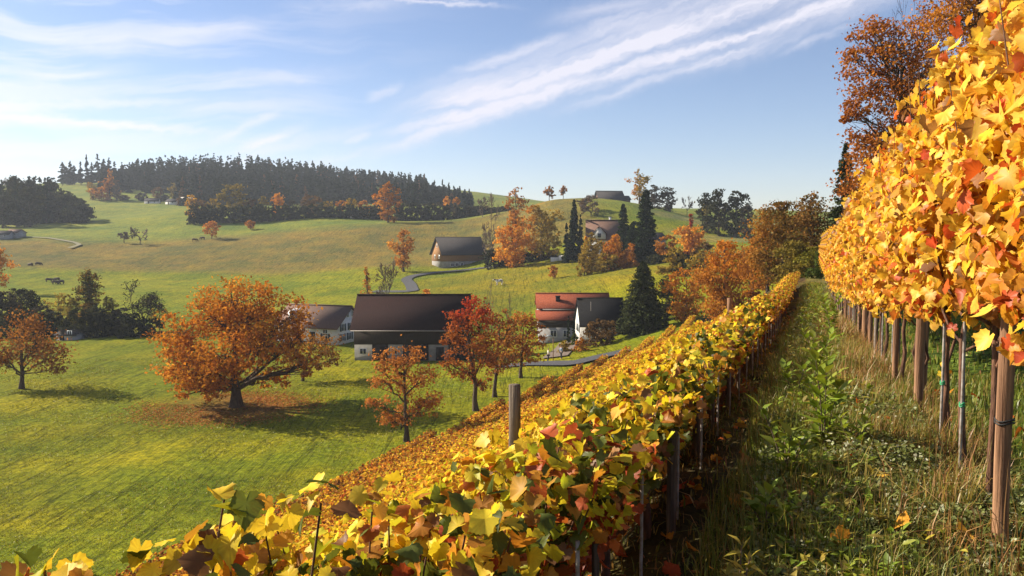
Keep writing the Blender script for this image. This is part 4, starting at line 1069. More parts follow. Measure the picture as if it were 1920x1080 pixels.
# --- posts, rods and ties
def post(s, p, h, r, label, group, mat='post', tilt=(0, 0), ties=(), name='vine_post'):
    b = row_xyz(s, p)
    root = empty(name, b, ROW_RZ, label, 'rod' if 'rod' in name else 'post', group)
    root.rotation_euler = (tilt[0], tilt[1], ROW_RZ)
    mb = MB(); rng = np.random.default_rng(int(s * 100) + 3)
    zz = np.linspace(-.3, h, 9)
    mb.tube([(rng.normal(0, r * .06), rng.normal(0, r * .06), z) for z in zz], [r * (1 + rng.normal(0, .03)) for z in zz], 14 if r > .02 else 6)
    mb.build('shaft', M[mat], root, True)
    for (z, m) in ties:
        t = MB()
        for dz in (0, .012): t.tube([(cos(a) * (r + .004), sin(a) * (r + .004), z + dz + .006 * sin(a * 2)) for a in np.linspace(0, 2 * pi, 15)], .004, 5, False)
        t.tube([(r, 0, z), (r + .05, -.02, z - .02)], .004, 4)
        t.build('tie', M[m], root, True)
    return root
gR = 'thick posts of the right vine row'
post(3.78, P_R + .03, 2.5, .031, 'nearest thick tan post of the right row with two black ties', gR, ties=((.86, 'tie'), (.56, 'tie')))
post(6.58, P_R + .02, 2.3, .032, 'slightly tilted dark based post of the right row', gR, 'post', (0, .045), ((.95, 'tie'),))
post(7.35, P_R - .10, 2.4, .030, 'pale thick post of the right row beside the tilted post', gR, 'post', (0, -.04))
post(7.95, P_R + .06, 2.3, .024, 'slim tan post left of the pale thick post', gR, 'post', (0, 0), ((.75, 'tie'),))
post(9.3, P_R - .08, 2.3, .030, 'grey weathered post with a green tie in the right row', gR, 'oldpost', (0, .02), ((.55, 'greentie'), (1.0, 'greentie')))
post(12.6, P_R + .04, 2.3, .045, 'thick reddish post in the middle of the right row', gR)
for i, s in enumerate([10.6, 11.6, 14.2, 15.6, 17.4, 19.6, 21.8, 24.5, 27.5, 31, 35]):
    post(s, P_R + .03, 2.3, .026 if i % 2 else .020, 'tan post among the far trunks of the right row', gR, 'post' if i % 3 else 'oldpost', (0, ((i * 7) % 5 - 2) * .015))
for i, s in enumerate([4.82, 5.5, 8.7, 9.9] + list(np.arange(11., 34, 1.85))):
    lab = {0: 'thin steel rod beside the twisting green tied vine', 1: 'thin steel rod beside the straight thin trunk'}.get(i, 'thin steel rod beside a vine of the right row')
    post(s, P_R + .02, 1.9, .008, lab, 'thin rods of the right row', 'metal', name='vine_rod', ties=((.42, 'greentie'),) if i < 2 else ())
gL = 'posts of the left vine row'
q_ = P(962, 800, 3.9)
post(3.34, 1.25, 1.20, .026, 'weathered dark post sticking out above the yellow leaves of the left row', gL, 'oldpost', (0, .02))
post(3.9, P_L - .12, .62, .024, 'nearest thick dark post in the shade below the red leaves of the left row', gL, 'oldpost')
post(12., 1.1, 1.15, .035, 'post standing clear above the vines in the middle of the left row', gL, 'post')
for i, s in enumerate([2.7, 5.4, 6.3, 7.5, 8.7, 10.5, 12, 14, 16.5, 19, 22, 25.5, 29, 33]):
    post(s, P_L - .05, .62, .020 if i % 2 else .015, 'post in the shade under the leaves of the left row', gL, 'oldpost', (0, ((i * 3) % 5 - 2) * .02))
for i, s in enumerate(np.arange(2.2, 20, .95)):
    post(s, P_L - .12, .6, .007, 'thin rod in the shade under the left row', 'thin rods of the left row', 'metal', name='vine_rod')

def wire(p, h, s0, s1, label):
    ss = np.linspace(s0, s1, 60); q = row_xyz(ss, ss * 0 + p, h)
    v, f = tube(q, .0016, 4)
    tag(link('trellis_wire', mesh('trellis_wire', v, [f], M['metal'])), label, 'wire')
wire(P_R + .04, 1.06, 1.5, 46, 'thin steel wire strung along the right row just under its leaves')
wire(P_L - .02, .46, -1, 44, 'thin steel wire strung low along the shaded side of the left row')

# ================================================================== THE BANK: grass, weeds, litter
def blades(s, p, h, w, col, rng, lean=.55, lift=0.):
    """curved grass blades"""
    n = len(s); b = row_xyz(s, p, lift); a = rng.random(n) * 2 * pi
    d = np.stack([np.cos(a), np.sin(a), np.zeros(n)], -1); sd = np.stack([-np.sin(a), np.cos(a), np.zeros(n)], -1)
    le = np.abs(rng.normal(0, lean, n))[:, None]; h = np.asarray(h)[:, None]; w = np.asarray(w)[:, None]
    m = b + UP * h * .55 + d * h * le * .28; t = b + UP * h * (1 - .35 * le.clip(0, 1.6)) + d * h * le * .95
    V = np.stack([b - sd * w, b + sd * w, m + sd * w * .8, m - sd * w * .8, t], 1).reshape(-1, 3)
    k = np.arange(n)[:, None] * 5
    return V, [k + np.array([[0, 1, 2, 3]]), k + np.array([[3, 2, 4]])], np.repeat(col, 5, 0)

G_GRN = [(.11, .15, .018), (.15, .19, .025), (.20, .22, .035)]
G_DRY = [(.36, .20, .07), (.30, .14, .05), (.42, .29, .12)]
G_OLV = [(.29, .24, .05), (.23, .185, .045), (.36, .29, .07)]
def bank_grass():
    rng = np.random.default_rng(31); parts = []
    # on the bank between the path and the right row
    for (n, s0, s1, hh, ww) in [(12000, 2.6, 6, .14, .0026), (26000, 5, 14, .17, .0042), (16000, 12, 44, .17, .010)]:
        s = s0 + (s1 - s0) * rng.random(n); p = rng.uniform(-1.0, .40, n); p += .05 * np.sin(s * 2)
        dry = vnoise(s, p, .5, 40) * .7 + .3 * np.clip(-p / .8, 0, 1)
        w = np.stack([1.3 - .8 * dry, np.clip(dry * 2.2 - .8, 0.06, 2), .8 + 0 * s], 1)
        parts.append(blades(s, p, hh * rng.uniform(.3, 1.25, n) * (.7 + .9 * vnoise(s, p, .35, 41)), ww * rng.uniform(.6, 1.2, n), mixpal(n, rng, w, [G_GRN, G_DRY, G_OLV]), rng))
    # short green sward beyond the right row
    for (n, s0, s1, p0, p1, hh, ww) in [(16000, 2, 9, -3.2, -.85, .09, .004), (22000, 6, 30, -9, -.9, .10, .010)]:
        s = s0 + (s1 - s0) * rng.random(n); p = rng.uniform(p0, p1, n)
        w = np.stack([1.3 + 0 * s, .12 + 0 * s, .35 + 0 * s], 1)
        parts.append(blades(s, p, hh * rng.uniform(.4, 1.3, n), ww * rng.uniform(.6, 1.2, n), mixpal(n, rng, w, [G_GRN, G_DRY, G_OLV]), rng))
    # sparse grass in the dark lane under the left row
    n = 6000; s = rng.uniform(2, 26, n); p = rng.uniform(.15, 1.1, n)
    parts.append(blades(s, p, .08 * rng.uniform(.3, 1.3, n), .004 * rng.uniform(.6, 1.4, n), mixpal(n, rng, np.tile([.5, .5, .6], (n, 1)), [G_GRN, G_DRY, G_OLV]), rng, .8))
    V, F, C = merge(parts)
    tag(link('bank_grass', mesh('bank_grass', V, F, M['grass'], C)), 'mixed green and straw coloured grass on the bank beside the path', 'grass', None, 'stuff')
bank_grass()

def dry_tufts():
    rng = np.random.default_rng(32); parts = []
    for k in range(110):
        s = rng.uniform(3.0, 20); p = rng.uniform(-.85, -.1) if k % 3 else rng.uniform(-.8, -.45); n = rng.integers(14, 34)
        ss = s + rng.normal(0, .05, n); pp = p + rng.normal(0, .05, n)
        parts.append(blades(ss, pp, rng.uniform(.18, .50) * rng.uniform(.5, 1.1, n), .0028 * rng.uniform(.6, 1.3, n) * max(1, s / 6), pick(G_DRY if k % 4 else G_OLV, n, rng), rng, .75))
    V, F, C = merge(parts)
    tag(link('dry_grass', mesh('dry_grass', V, F, M['grass'], C)), 'taller straw coloured dry grass tufts along the feet of the right row', 'grass', None, 'stuff')
dry_tufts()

def ground_cover():
    rng = np.random.default_rng(33); parts = []
    C_ = [[(.14, .17, .04), (.19, .22, .06), (.25, .27, .10)], [(.42, .42, .26), (.52, .50, .34), (.34, .36, .21)], [(.09, .11, .03), (.12, .14, .04), (.15, .16, .04)]]
    for (n, s0, s1, p0, p1, sz) in [(52000, 1.4, 4.8, -1.2, .2, .022), (16000, 4., 11, -.75, .25, .026), (16000, 9., 40, -.6, .3, .05)]:
        s = s0 + (s1 - s0) * rng.random(n); p = rng.uniform(p0, p1, n)
        hm = .03 + .13 * vnoise(s, p, .28, 50) * vnoise(s, p, .9, 51) * 1.8
        z = hm * rng.random(n) ** .5 + .01
        X = row_xyz(s, p); X[:, 2] += z
        pt = vnoise(s, p, .22, 52)
        col = mixpal(n, rng, np.stack([1 + 0 * s, .4 * np.clip(pt * 2 - .8, .02, 1), .6 + 0 * s], 1), C_)
        parts.append(leaves(X, rot_frames(n, rng, UP * .8, .6), sz * rng.uniform(.6, 1.5, n), T_KITE, col))
    V, F, C = merge(parts)
    tag(link('ground_cover', mesh('ground_cover', V, F, M['grass'], C)), 'carpet of small pale green herbs in the lower right corner', 'ground cover', None, 'stuff')
ground_cover()

def bank_herbs():
    rng = np.random.default_rng(36); parts = []
    for (n0, s0, s1, sz) in [(1000, 3.0, 8, .055), (1300, 6, 18, .08), (800, 14, 42, .12)]:
        s = s0 + (s1 - s0) * rng.random(n0); p = rng.normal(-.12, .19, n0).clip(-.7, .24)
        keep = vnoise(s, p, .5, 70) > .42; s, p = s[keep], p[keep]; m = 9
        n = len(s) * m; b = np.repeat(row_xyz(s, p), m, 0); a = rng.random(n) * 2 * pi
        hh = np.repeat(rng.uniform(.02, .26, len(s)), m) * rng.random(n) * (sz / .1)
        out = np.stack([np.cos(a), np.sin(a), rng.uniform(.2, 1.1, n)], -1); out /= np.linalg.norm(out, axis=1, keepdims=True)
        N = UP - out * out[:, 2:3] + rng.normal(0, .2, (n, 3)); N /= np.linalg.norm(N, axis=1, keepdims=True)
        fr = np.stack([np.cross(out, N) * 2.0, out, N], 1)
        col = np.repeat(mixpal(len(s), rng, np.tile([1.2, .35, .2], (len(s), 1)), [W_G, W_Y, G_OLV]), m, 0) * np.exp(rng.normal(0, .15, (n, 1)))
        parts.append(leaves(b + UP * hh[:, None], fr, sz * rng.uniform(.5, 1.2, n), T_LANCE, col, rng, .1))
    V, F, C = merge(parts)
    tag(link('bank_herbs', mesh('bank_herbs', V, F, M['grass'], C)), 'leafy yellow green herbs covering the middle of the bank', 'herbs', None, 'stuff')

def fallen_leaves():
    rng = np.random.default_rng(34); parts = []
    n = 300; s = 2 + 26 * rng.random(n) ** 1.4; p = rng.uniform(-.05, .95, n)
    X = row_xyz(s, p, .025)
    parts.append(leaves(X, rot_frames(n, rng, UP * 2, .6), .075 * rng.uniform(.5, 1.1, n), T_VINE, mixpal(n, rng, np.tile([.2, .8, .8, 1.], (n, 1)), [V_YEL, V_ORG, V_RED, V_BRN]), rng, .5))
    n = 70; s = rng.uniform(2.3, 12, n); p = rng.uniform(-1.6, .0, n)
    X = row_xyz(s, p, .08)
    parts.append(leaves(X, rot_frames(n, rng, UP * 1.2, .6), .08 * rng.uniform(.5, 1.1, n), T_VINE, mixpal(n, rng, np.tile([.1, .9, 1.2, .5], (n, 1)), [V_YEL, V_ORG, V_RED2, V_BRN]), rng, .5))
    V, F, C = merge(parts)
    tag(link('fallen_vine_leaves', mesh('fallen_vine_leaves', V, F, M['litter'], C)), 'curled red and orange vine leaves lying on path and bank', 'leaves', None, 'stuff')
    # under the big tree
    n = 9000; a = rng.random(n) * 2 * pi; r = np.sqrt(rng.random(n)) * (1 + rng.normal(0, .12, n))
    x = BIG[0] - 1 + np.cos(a) * r * 9.5; y = BIG[1] + np.sin(a) * r * 8
    X = np.stack([x, y, GZ(x, y) + .06], -1)
    V, F, C = leaves(X, rot_frames(n, rng, UP * 2, .6), .17 * rng.uniform(.5, 1.2, n), T_KITE, pick([(.40, .12, .04), (.30, .08, .03), (.48, .20, .05)], n, rng))
    tag(link('fallen_tree_leaves', mesh('fallen_tree_leaves', V, F, M['litter'], C)), 'carpet of rust red leaves on the grass under the huge orange tree', 'leaves', None, 'stuff')
fallen_leaves()

def meadow_tufts():
    rng = np.random.default_rng(35)
    n = 70000; y = 38 + 75 * rng.random(n) ** 1.3; x = -y * rng.uniform(-.12, .70, n)
    s, p = to_sp(x, y); k = (p > 32.5); x, y, s, p = x[k], y[k], s[k], p[k]; n = len(x)
    g = vnoise(x, y, 1.2, 60)
    h = (.05 + .12 * g) * rng.uniform(.5, 1.3, n)
    w = np.stack([.9 + 0 * s, .12 + .2 * g, .9 + 0 * s], 1)
    V, F, C = blades(s, p, h, .03 * (y / 60), mixpal(n, rng, w, [[(.16, .18, .008), (.19, .20, .009), (.21, .21, .012)], [(.25, .20, .05)] * 2, [(.21, .19, .014), (.23, .21, .018), (.19, .19, .012)]]), rng, .8)
    tag(link('meadow_grass', mesh('meadow_grass', V, F, M['grass'], C)), 'short rough grass tufts of the sunny meadow below the vines', 'grass', None, 'stuff')
meadow_tufts()

W_G = [(.15, .22, .02), (.21, .28, .03), (.27, .29, .04)]; W_Y = [(.42, .34, .04), (.30, .27, .04), (.50, .36, .06)]
bank_herbs()

def weed(s, p, h, n, L, pal, label, seed, stems=3, droop=.5, wide=1.):
    rng = np.random.default_rng(seed); b = row_xyz(s, p, -.02)
    root = empty('weed', b, rng.random() * 6, label, 'weed', 'broad leaved weeds on the bank')
    tb, parts = [], []
    for k in range(stems):
        a = k * 2 * pi / stems + rng.uniform(-.5, .5); l = np.array([cos(a), sin(a), 0]) * rng.uniform(.1, .35) * h
        hh = h * rng.uniform(.65, 1.05)
        S = bez(np.zeros(3), UP * hh * .6 + l * .3, UP * hh + l, 9)
        tb.append(tube(S, np.linspace(.006, .002, 9), 5))
        t = np.linspace(.12, 1, n); idx = t * 8
        c = np.stack([np.interp(idx, np.arange(9), S[:, j]) for j in range(3)], -1)
        az = np.arange(n) * 2.4 + rng.uniform(0, 6); out = np.stack([np.cos(az), np.sin(az), np.full(n, .5)], -1) + UP * (t[:, None] - .3) * .9
        out /= np.linalg.norm(out, axis=1, keepdims=True)
        N = UP - out * out[:, 2:3]; N /= np.linalg.norm(N, axis=1, keepdims=True); N += rng.normal(0, .18, (n, 3)); 
        X = np.cross(out, N); fr = np.stack([X * wide, out, N], 1)
        parts.append(leaves(c, fr, L * rng.uniform(.6, 1.15, n) * (1.1 - .35 * t), T_LANCE, pick(pal, n, rng), rng, .12 * droop))
    V, F = join_tubes(tb); link('stem', mesh('stem', V, [F], M['twig'], smooth=True), root)
    V, F, C = merge(parts); link('leaf_cluster', mesh('leaf_cluster', V, F, M['grass'], C, True), root)
def weed_px(px, py, Y, *a, **k):
    q = P(px, py, Y); s, p = to_sp(q[0], q[1]); weed(s, p, *a, **k)
weed_px(1545, 830, 4.7, .62, 20, .17, W_G, 'tallest broad leaved green weed in the middle of the bank', 1, 4, wide=1.7)
weed_px(1475, 850, 4.3, .42, 14, .14, W_G, 'broad leaved green weed left of the tallest weed, beside the dark lane', 2, 4, wide=1.7)
weed_px(1600, 870, 4.5, .36, 12, .13, W_G, 'low green weed at the right foot of the tallest weed', 3, 3, wide=1.6)
weed_px(1440, 960, 3.5, .24, 12, .12, W_G, 'small bright green weed on the edge of the lane', 4, 4, wide=1.7)
weed_px(1385, 1095, 2.75, .26, 14, .10, W_Y, 'yellowing drooping weed at the bottom edge beside the lane', 5, 4, 2.2, wide=1.3)
weed_px(1480, 1110, 2.65, .20, 12, .085, W_Y, 'yellow tipped weed at the bottom edge right of the drooping one', 6, 3, 1.8, wide=1.4)
weed_px(1530, 700, 8.2, .62, 16, .18, W_G, 'green weed further up the bank below the right row', 7, 4, wide=1.6)
weed_px(1490, 770, 6.2, .38, 14, .15, W_G, 'green weed at the lane edge halfway up the bank', 8, 4, wide=1.6)
weed_px(1560, 600, 13., .8, 16, .2, W_G, 'green weed near the far end of the bank', 9, 5, wide=1.6)

# ================================================================== BUILDINGS
def slab_roof(mb, L, run, z_e, z_r, ov, gab, th=.18, y0=0., sgn=-1):
    """one sloping roof plane: from the ridge at y0 down to y0 + sgn * run (plus the overhang)"""
    k = (z_r - z_e) / run
    y1 = y0 + sgn * (run + ov); z1 = z_e - k * ov
    poly = [(y0, z_r + th), (y1, z1 + th), (y1, z1), (y0, z_r)]
    mb.prism(poly, 'x', -L / 2 - gab, L / 2 + gab)

def gable(name, loc, rz, L, W, he, hr, label, cat, wall, roof, ov=.6, gab=.4, upper=None, zu=None):
    root = empty(name, loc, rz, label, cat)
    mb = MB()
    z0 = -1.5
    mb.prism([(-W / 2, z0), (W / 2, z0), (W / 2, he), (0, hr), (-W / 2, he)], 'x', -L / 2, L / 2)
    wl = mb.build('wall', M[wall], root)
    if upper:      # boarded upper storey, a skin standing a hand's breadth proud of the masonry
        u = MB(); e = .06
        u.prism([(-W / 2 - e, zu), (W / 2 + e, zu), (W / 2 + e, he), (0, hr), (-W / 2 - e, he)], 'x', -L / 2 - e, L / 2 + e)
        u.build('boarding', M[upper], root)
    rf = MB()
    slab_roof(rf, L, W / 2, he, hr, ov, gab, sgn=-1); slab_roof(rf, L, W / 2, he, hr, ov, gab, sgn=1)
    r = rf.build('roof', M[roof], root)
    rd = MB(); rd.prism([(-.14, hr + .17), (.14, hr + .17), (0, hr + .32)], 'x', -L / 2 - gab - .02, L / 2 + gab + .02); rd.build('ridge_cap', M[roof], r)
    return root

def on_wall(mb, side, L, W, u0, u1, z0, z1, d0, d1):
    """a box on a wall of a house; side f(ront -y) b(ack) l(eft -x) r(ight)"""
    if side == 'f': mb.box(u0, u1, -W / 2 - d1, -W / 2 - d0, z0, z1)
    if side == 'b': mb.box(u0, u1, W / 2 + d0, W / 2 + d1, z0, z1)
    if side == 'l': mb.box(-L / 2 - d1, -L / 2 - d0, u0, u1, z0, z1)
    if side == 'r': mb.box(L / 2 + d0, L / 2 + d1, u0, u1, z0, z1)

def window(root, side, L, W, u, z, w=.9, h=1.2, shut=True, e=0., frame='frame'):
    f = MB(); t = .09
    for (a, b, c, d) in [(u - w / 2, u + w / 2, z - t, z), (u - w / 2, u + w / 2, z + h, z + h + t), (u - w / 2 - t, u - w / 2, z - t, z + h + t), (u + w / 2, u + w / 2 + t, z - t, z + h + t), (u - .03, u + .03, z, z + h)]:
        on_wall(f, side, L, W, a, b, c, d, e - .02, e + .05)
    fr = f.build('window', M[frame], root)
    g = MB(); on_wall(g, side, L, W, u - w / 2, u + w / 2, z, z + h, e - .02, e + .025); g.build('pane', M['glass'], fr)
    if shut:
        for sg in (-1, 1):
            m = MB(); a = u + sg * (w / 2 + t); b = a + sg * w * .5
            on_wall(m, side, L, W, min(a, b), max(a, b), z - .05, z + h + .05, e, e + .07); m.build('shutter', M['shutter'], fr)
    return fr

def door(root, side, L, W, u, z, w, h, mat, e=0., nm='door'):
    m = MB(); on_wall(m, side, L, W, u - w / 2, u + w / 2, z, z + h, e - .02, e + .06); d = m.build(nm, M[mat], root)
    k = MB(); on_wall(k, side, L, W, u + w * .36, u + w * .40, z + h * .42, z + h * .52, e + .06, e + .11); k.build('handle', M['metal'], d)
    return d

def chimney(root, x, y, z0, z1, mat='stone', w=.6):
    c = MB(); c.box(x - w / 2, x + w / 2, y - w / 2, y + w / 2, z0, z1); ch = c.build('chimney', M[mat], root)
    k = MB(); k.box(x - w / 2 - .08, x + w / 2 + .08, y - w / 2 - .08, y + w / 2 + .08, z1, z1 + .12); k.build('cap', M[mat], ch)

def site(px, py, Y): return ground_at(px, py, Y)

# --- the long barn on the valley floor
b = site(769, 675, 111); LB, WB = 15.6, 10.0
base_z = b[2]
bt = lambda py, Y=111: P(769, py, Y)[2] - base_z
heB = bt(612); hrB = P(769, 551, 116)[2] - base_z - .3
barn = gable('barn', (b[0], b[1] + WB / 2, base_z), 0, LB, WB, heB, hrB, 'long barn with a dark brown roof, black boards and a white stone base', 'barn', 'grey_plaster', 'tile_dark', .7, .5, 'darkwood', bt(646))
for u, hw in ((-4.2, 1.1), (.8, 1.8), (6.8, 1.4)):
    m = MB(); on_wall(m, 'f', LB, WB, u - hw, u + hw, 0.05, bt(646), 0, .08); d = m.build('barn_door', M['darkwood'], barn)
for u in (-6.6, -2.2): window(barn, 'f', LB, WB, u, 1.0, .8, .7, False)
door(barn, 'f', LB, WB, 4.2, .05, 1.1, 1.9, 'darkwood')
m = MB(); m.tube([(-LB / 2 - .4, -WB / 2 - .78, heB - .55), (LB / 2 + .4, -WB / 2 - .78, heB - .55)], .08, 6); m.build('gutter', M['metal'], barn)
# --- white farmhouse left of the barn
b = site(632, 650, 126); LF, WF = 11.5, 8.0
heF = P(636, 612, 126)[2] - b[2]; hrF = P(653, 578, 128)[2] - b[2]
rz = R(-20)
c = Vector((b[0], b[1], 0)) - Vector((cos(rz) * LF / 2 - sin(rz) * -WF / 2, sin(rz) * LF / 2 + cos(rz) * -WF / 2, 0))
fh = gable('farmhouse', (c.x, c.y, b[2]), rz, LF, WF, heF, hrF, 'white farmhouse with a brown roof and dark windows left of the barn', 'house', 'plaster', 'tile_brown', .7, .5)
for (u, z) in [(-2.4, .55), (-.2, .55), (2.0, .55), (-2.2, heF - .9), (0.1, heF - .9), (2.2, heF - .9)]: window(fh, 'r', LF, WF, u, z, .8, 1.05)
for u in (-.7, .7): window(fh, 'r', LF, WF, u, heF + 1.2, .55, .8, False)
for u in (-4, -1.6, 3.6): window(fh, 'f', LF, WF, u, .7, .8, 1.05); window(fh, 'f', LF, WF, u, heF - 1.5, .8, .9, False)
door(fh, 'f', LF, WF, 1.2, 0, 1.0, 2.0, 'darkwood')
dm = MB(); dm.prism([(-.7, heF + 1.0), (.7, heF + 1.0), (.7, heF + 1.9), (0, heF + 2.4), (-.7, heF + 1.9)], 'y', -WF * .38, -WF * .1)
# shift the dormer towards the hidden end of the house
dmo = dm.build('dormer', M['plaster'], fh); dmo.location.x = -3.4
g = MB(); g.box(-.35, .35, -WF * .38 - .03, -WF * .38 + .02, heF + 1.15, heF + 1.85); p_ = g.build('pane', M['glass'], dmo)
# --- the red roofed farmhouse
b = site(1046, 638, 130); LR, WR = 12.0, 7.5
x0 = P(1084, 600, 132)[0]
z_ = lambda py, Y: P(1046, py, Y)[2] - b[2]
heR = z_(577, 133.5); hrR = z_(552, 137.5)
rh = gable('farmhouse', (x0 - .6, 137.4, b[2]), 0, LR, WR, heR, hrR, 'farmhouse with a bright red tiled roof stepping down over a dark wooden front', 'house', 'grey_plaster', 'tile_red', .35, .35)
lt = MB(); zE = z_(601, 129.5)      # lean-to roof in front
lt.prism([(-WR / 2 - .05, heR - .55), (-WR / 2 - 4.2, zE), (-WR / 2 - 4.2, zE + .18), (-WR / 2 - .05, heR - .37)], 'x', -LR / 2 - .5, LR / 2 - 4.9)
lt.build('lower_roof', M['tile_red'], rh)
wm = MB(); zW = z_(614, 130)
wm.box(-LR / 2, LR / 2 - 5.2, -WR / 2 - 3.6, -WR / 2 - .01, -1.5, zW); wm.build('front_wall', M['grey_plaster'], rh)
wm = MB(); wm.box(-LR / 2 - .06, LR / 2 - 5.15, -WR / 2 - 3.66, -WR / 2 - .012, zW, zE + .02); wm.build('boarding', M['darkwood'], rh)
W2 = WR + 7.2
for u in (-3.6, -1.5): window(rh, 'f', LR, W2, u, .8, .9, 1.0, False)
door(rh, 'f', LR, W2, .2, 0, 1.0, 2.0, 'frame')
chimney(rh, -2.6, -2.0, heR + .4, hrR - .2, 'slate', .7)
# --- the house with the black roof in front of it
b = site(1128, 648, 118); LD, WD = 6.6, 6.0
heD = P(1128, 606, 118)[2] - b[2]; hrD = P(1128, 561, 121.5)[2] - b[2]
dh = gable('dark_roofed_house', (b[0], b[1] + WD / 2, b[2]), R(3), LD, WD, heD, hrD, 'white house under a large black slate roof beside the dark fir', 'house', 'plaster', 'slate', .5, .25)
for u in (-1.2, 1.0): window(dh, 'l', LD, WD, u, .9, .7, 1.1)
for u in (-1.6, 1.4): window(dh, 'f', LD, WD, u, 1.0, .9, 1.1)
m = MB(); m.tube([(LD / 2 + .1, -WD / 2 - .1, -1), (LD / 2 + .1, -WD / 2 - .1, heD - .3)], .08, 6); m.build('downpipe', M['frame'], dh)
m = MB(); m.tube([(-1.6, -1.6, heD + .5), (-1.6, -1.6, heD + 3.1)], .035, 5); m.build('mast', M['metal'], dh)
# --- the far barn up the slope
b = site(830, 501, 245); LH, WH = 14.5, 9.0; rz = R(-27)
heH = P(830, 474, 245)[2] - b[2]; hrH = P(817, 446, 248)[2] - b[2]
off = Vector((cos(rz) * -LH / 2 - sin(rz) * -WH / 2, sin(rz) * -LH / 2 + cos(rz) * -WH / 2, 0))
rz = R(27)
off = Vector((cos(rz) * -LH / 2 - sin(rz) * -WH / 2, sin(rz) * -LH / 2 + cos(rz) * -WH / 2, 0))
hb = gable('hillside_barn', (b[0] - off.x, b[1] - off.y, b[2]), rz, LH, WH, heH, hrH, 'barn on the slope with a grey roof and sunlit wooden gable over white base', 'barn', 'grey_plaster', 'tile_grey', .8, .6, 'warmwood', heH * .42)
for u in (-1.8, 1.8): window(hb, 'l', LH, WH, u, heH * .62, .8, 1.0, False, .06)
window(hb, 'l', LH, WH, 0, heH + 1.6, .8, 1.0, False, .06)
for u in (-4, -2.4, -.8, 2.4, 4.2): window(hb, 'f', LH, WH, u, heH * .1, .9, .9, False)
door(hb, 'f', LH, WH, 5.9, 0, 1.6, heH * .4, 'darkwood')
# --- small villa between the conifers
b = site(1132, 480, 213); LV, WV = 9.0, 8.0
heV = P(1132, 446, 213)[2] - b[2]; hrV = P(1132, 414, 217)[2] - b[2]
vl = gable('villa', (b[0] + .5, b[1] + WV / 2, b[2]), R(-6), LV, WV, heV, hrV, 'small villa with a brown roof and a white sunlit dormer gable among conifers', 'house', 'plaster', 'tile_brown', .6, .5)
d = MB(); zd = P(1132, 438, 213)[2] - b[2]; zt_ = P(1132, 425, 213)[2] - b[2]
d.prism([(-1.7, heV - .3), (1.7, heV - .3), (1.7, zd), (0, zt_), (-1.7, zd)], 'y', -WV / 2 - .5, -.6); dg = d.build('dormer', M['plaster'], vl); dg.location.x = -1.3
for sg in (-1, 1):
    m = MB(); m.prism([(0, zt_ + .02), (sg * 2.1, zd - .32), (sg * 2.1, zd - .12), (0, zt_ + .24)], 'y', -WV / 2 - .9, -.4); m.build('dormer_roof', M['tile_brown'], dg)
g = MB(); g.box(-.45, .45, -WV / 2 - .54, -WV / 2 - .48, heV + .1, heV + 1.2); g.build('pane', M['glass'], dg)
for u in (-2.6, 0, 2.6): window(vl, 'f', LV, WV, u, .9, .9, 1.2)
chimney(vl, 1.6, .6, hrV - 1.2, hrV + .9, 'plaster')
# --- house half hidden to the right of the tall conifer
b = site(1236, 486, 190)
v2 = gable('white_house', (b[0] - .3, b[1] + 9, b[2] - 1), R(12), 5, 6, P(1236, 448, 190)[2] - b[2] + 1, P(1236, 438, 192)[2] - b[2] + 1, 'pale house mostly hidden behind the tall dark conifer', 'house', 'grey_plaster', 'tile_grey', .5, .4)
for u in (-1.5, 1.5): window(v2, 'f', 7, 7, u, 3.0, .9, 1.2)
# --- roof on the ridge
b = site(1145, 379, 344)
rb = gable('ridge_farmhouse', (b[0], b[1] + 6, b[2]), R(8), 10.5, 11, 1.1, P(1145, 359, 350)[2] - b[2], 'dark roofed farmhouse standing alone on the skyline', 'house', 'tile_brown', 'tile_grey', .8, .8)
m = MB(); m.box(5.0, 8.6, -3.5, 3.0, -1, 1.3); an = m.build('annex', M['tile_brown'], rb)
m = MB(); m.prism([(-4.0, 1.1), (0, 2.9), (3.5, 1.1), (3.5, 1.32), (0, 3.12), (-4.0, 1.32)], 'x', 5.0, 9.0); m.build('annex_roof', M['tile_grey'], an)
chimney(rb, -1.5, .8, 2.5, 4.9, 'stone')
# --- small white hut by the hedge, far roofs
def hut(px, py, Y, L, W, he, hr, rz, label, roof='tile_grey', wall='plaster'):
    b = site(px, py, Y)
    h = gable('hut' if L < 5 else 'far_house', (b[0], b[1], b[2]), rz, L, W, he, hr, label, 'hut' if L < 5 else 'house', wall, roof, .3, .3)
    door(h, 'f', L, W, -L * .2, 0, .8, 1.8, 'darkwood'); window(h, 'f', L, W, L * .22, .8, .7, .8, False)
hut(658, 409, 378, 3.4, 2.6, 2.0, 2.6, R(5), 'small white hut at the foot of the hedge')
hut(286, 376, 540, 9, 6, 1.7, 3.6, R(10), 'far white house left of the round olive tree', 'tile_grey')
hut(325, 378, 535, 8, 6, 1.7, 3.6, R(-15), 'far white house hidden beside the round olive tree', 'tile_grey')
hut(352, 376, 530, 8, 6, 2.4, 5., R(30), 'far house with a pale roof above the left end of the hedge', 'stone', 'grey_plaster')
hut(8, 441, 330, 5.5, 5, 1.8, 3.0, R(10), 'white house in the shade at the far left edge', 'tile_grey', 'grey_plaster')  # grey wall colour stands in for the wood's shade on a white house
hut(30, 439, 336, 5.5, 5, 1.8, 3., R(-10), 'second smaller pale house in the shade at the far left', 'tile_brown', 'grey_plaster')  # shade of the wood put into the wall colour here too
hut(133, 628, 135, 3.4, 2.6, .9, 1.4, R(-8), 'low grey shed at the end of the dark tree belt', 'tile_grey', 'grey_plaster')
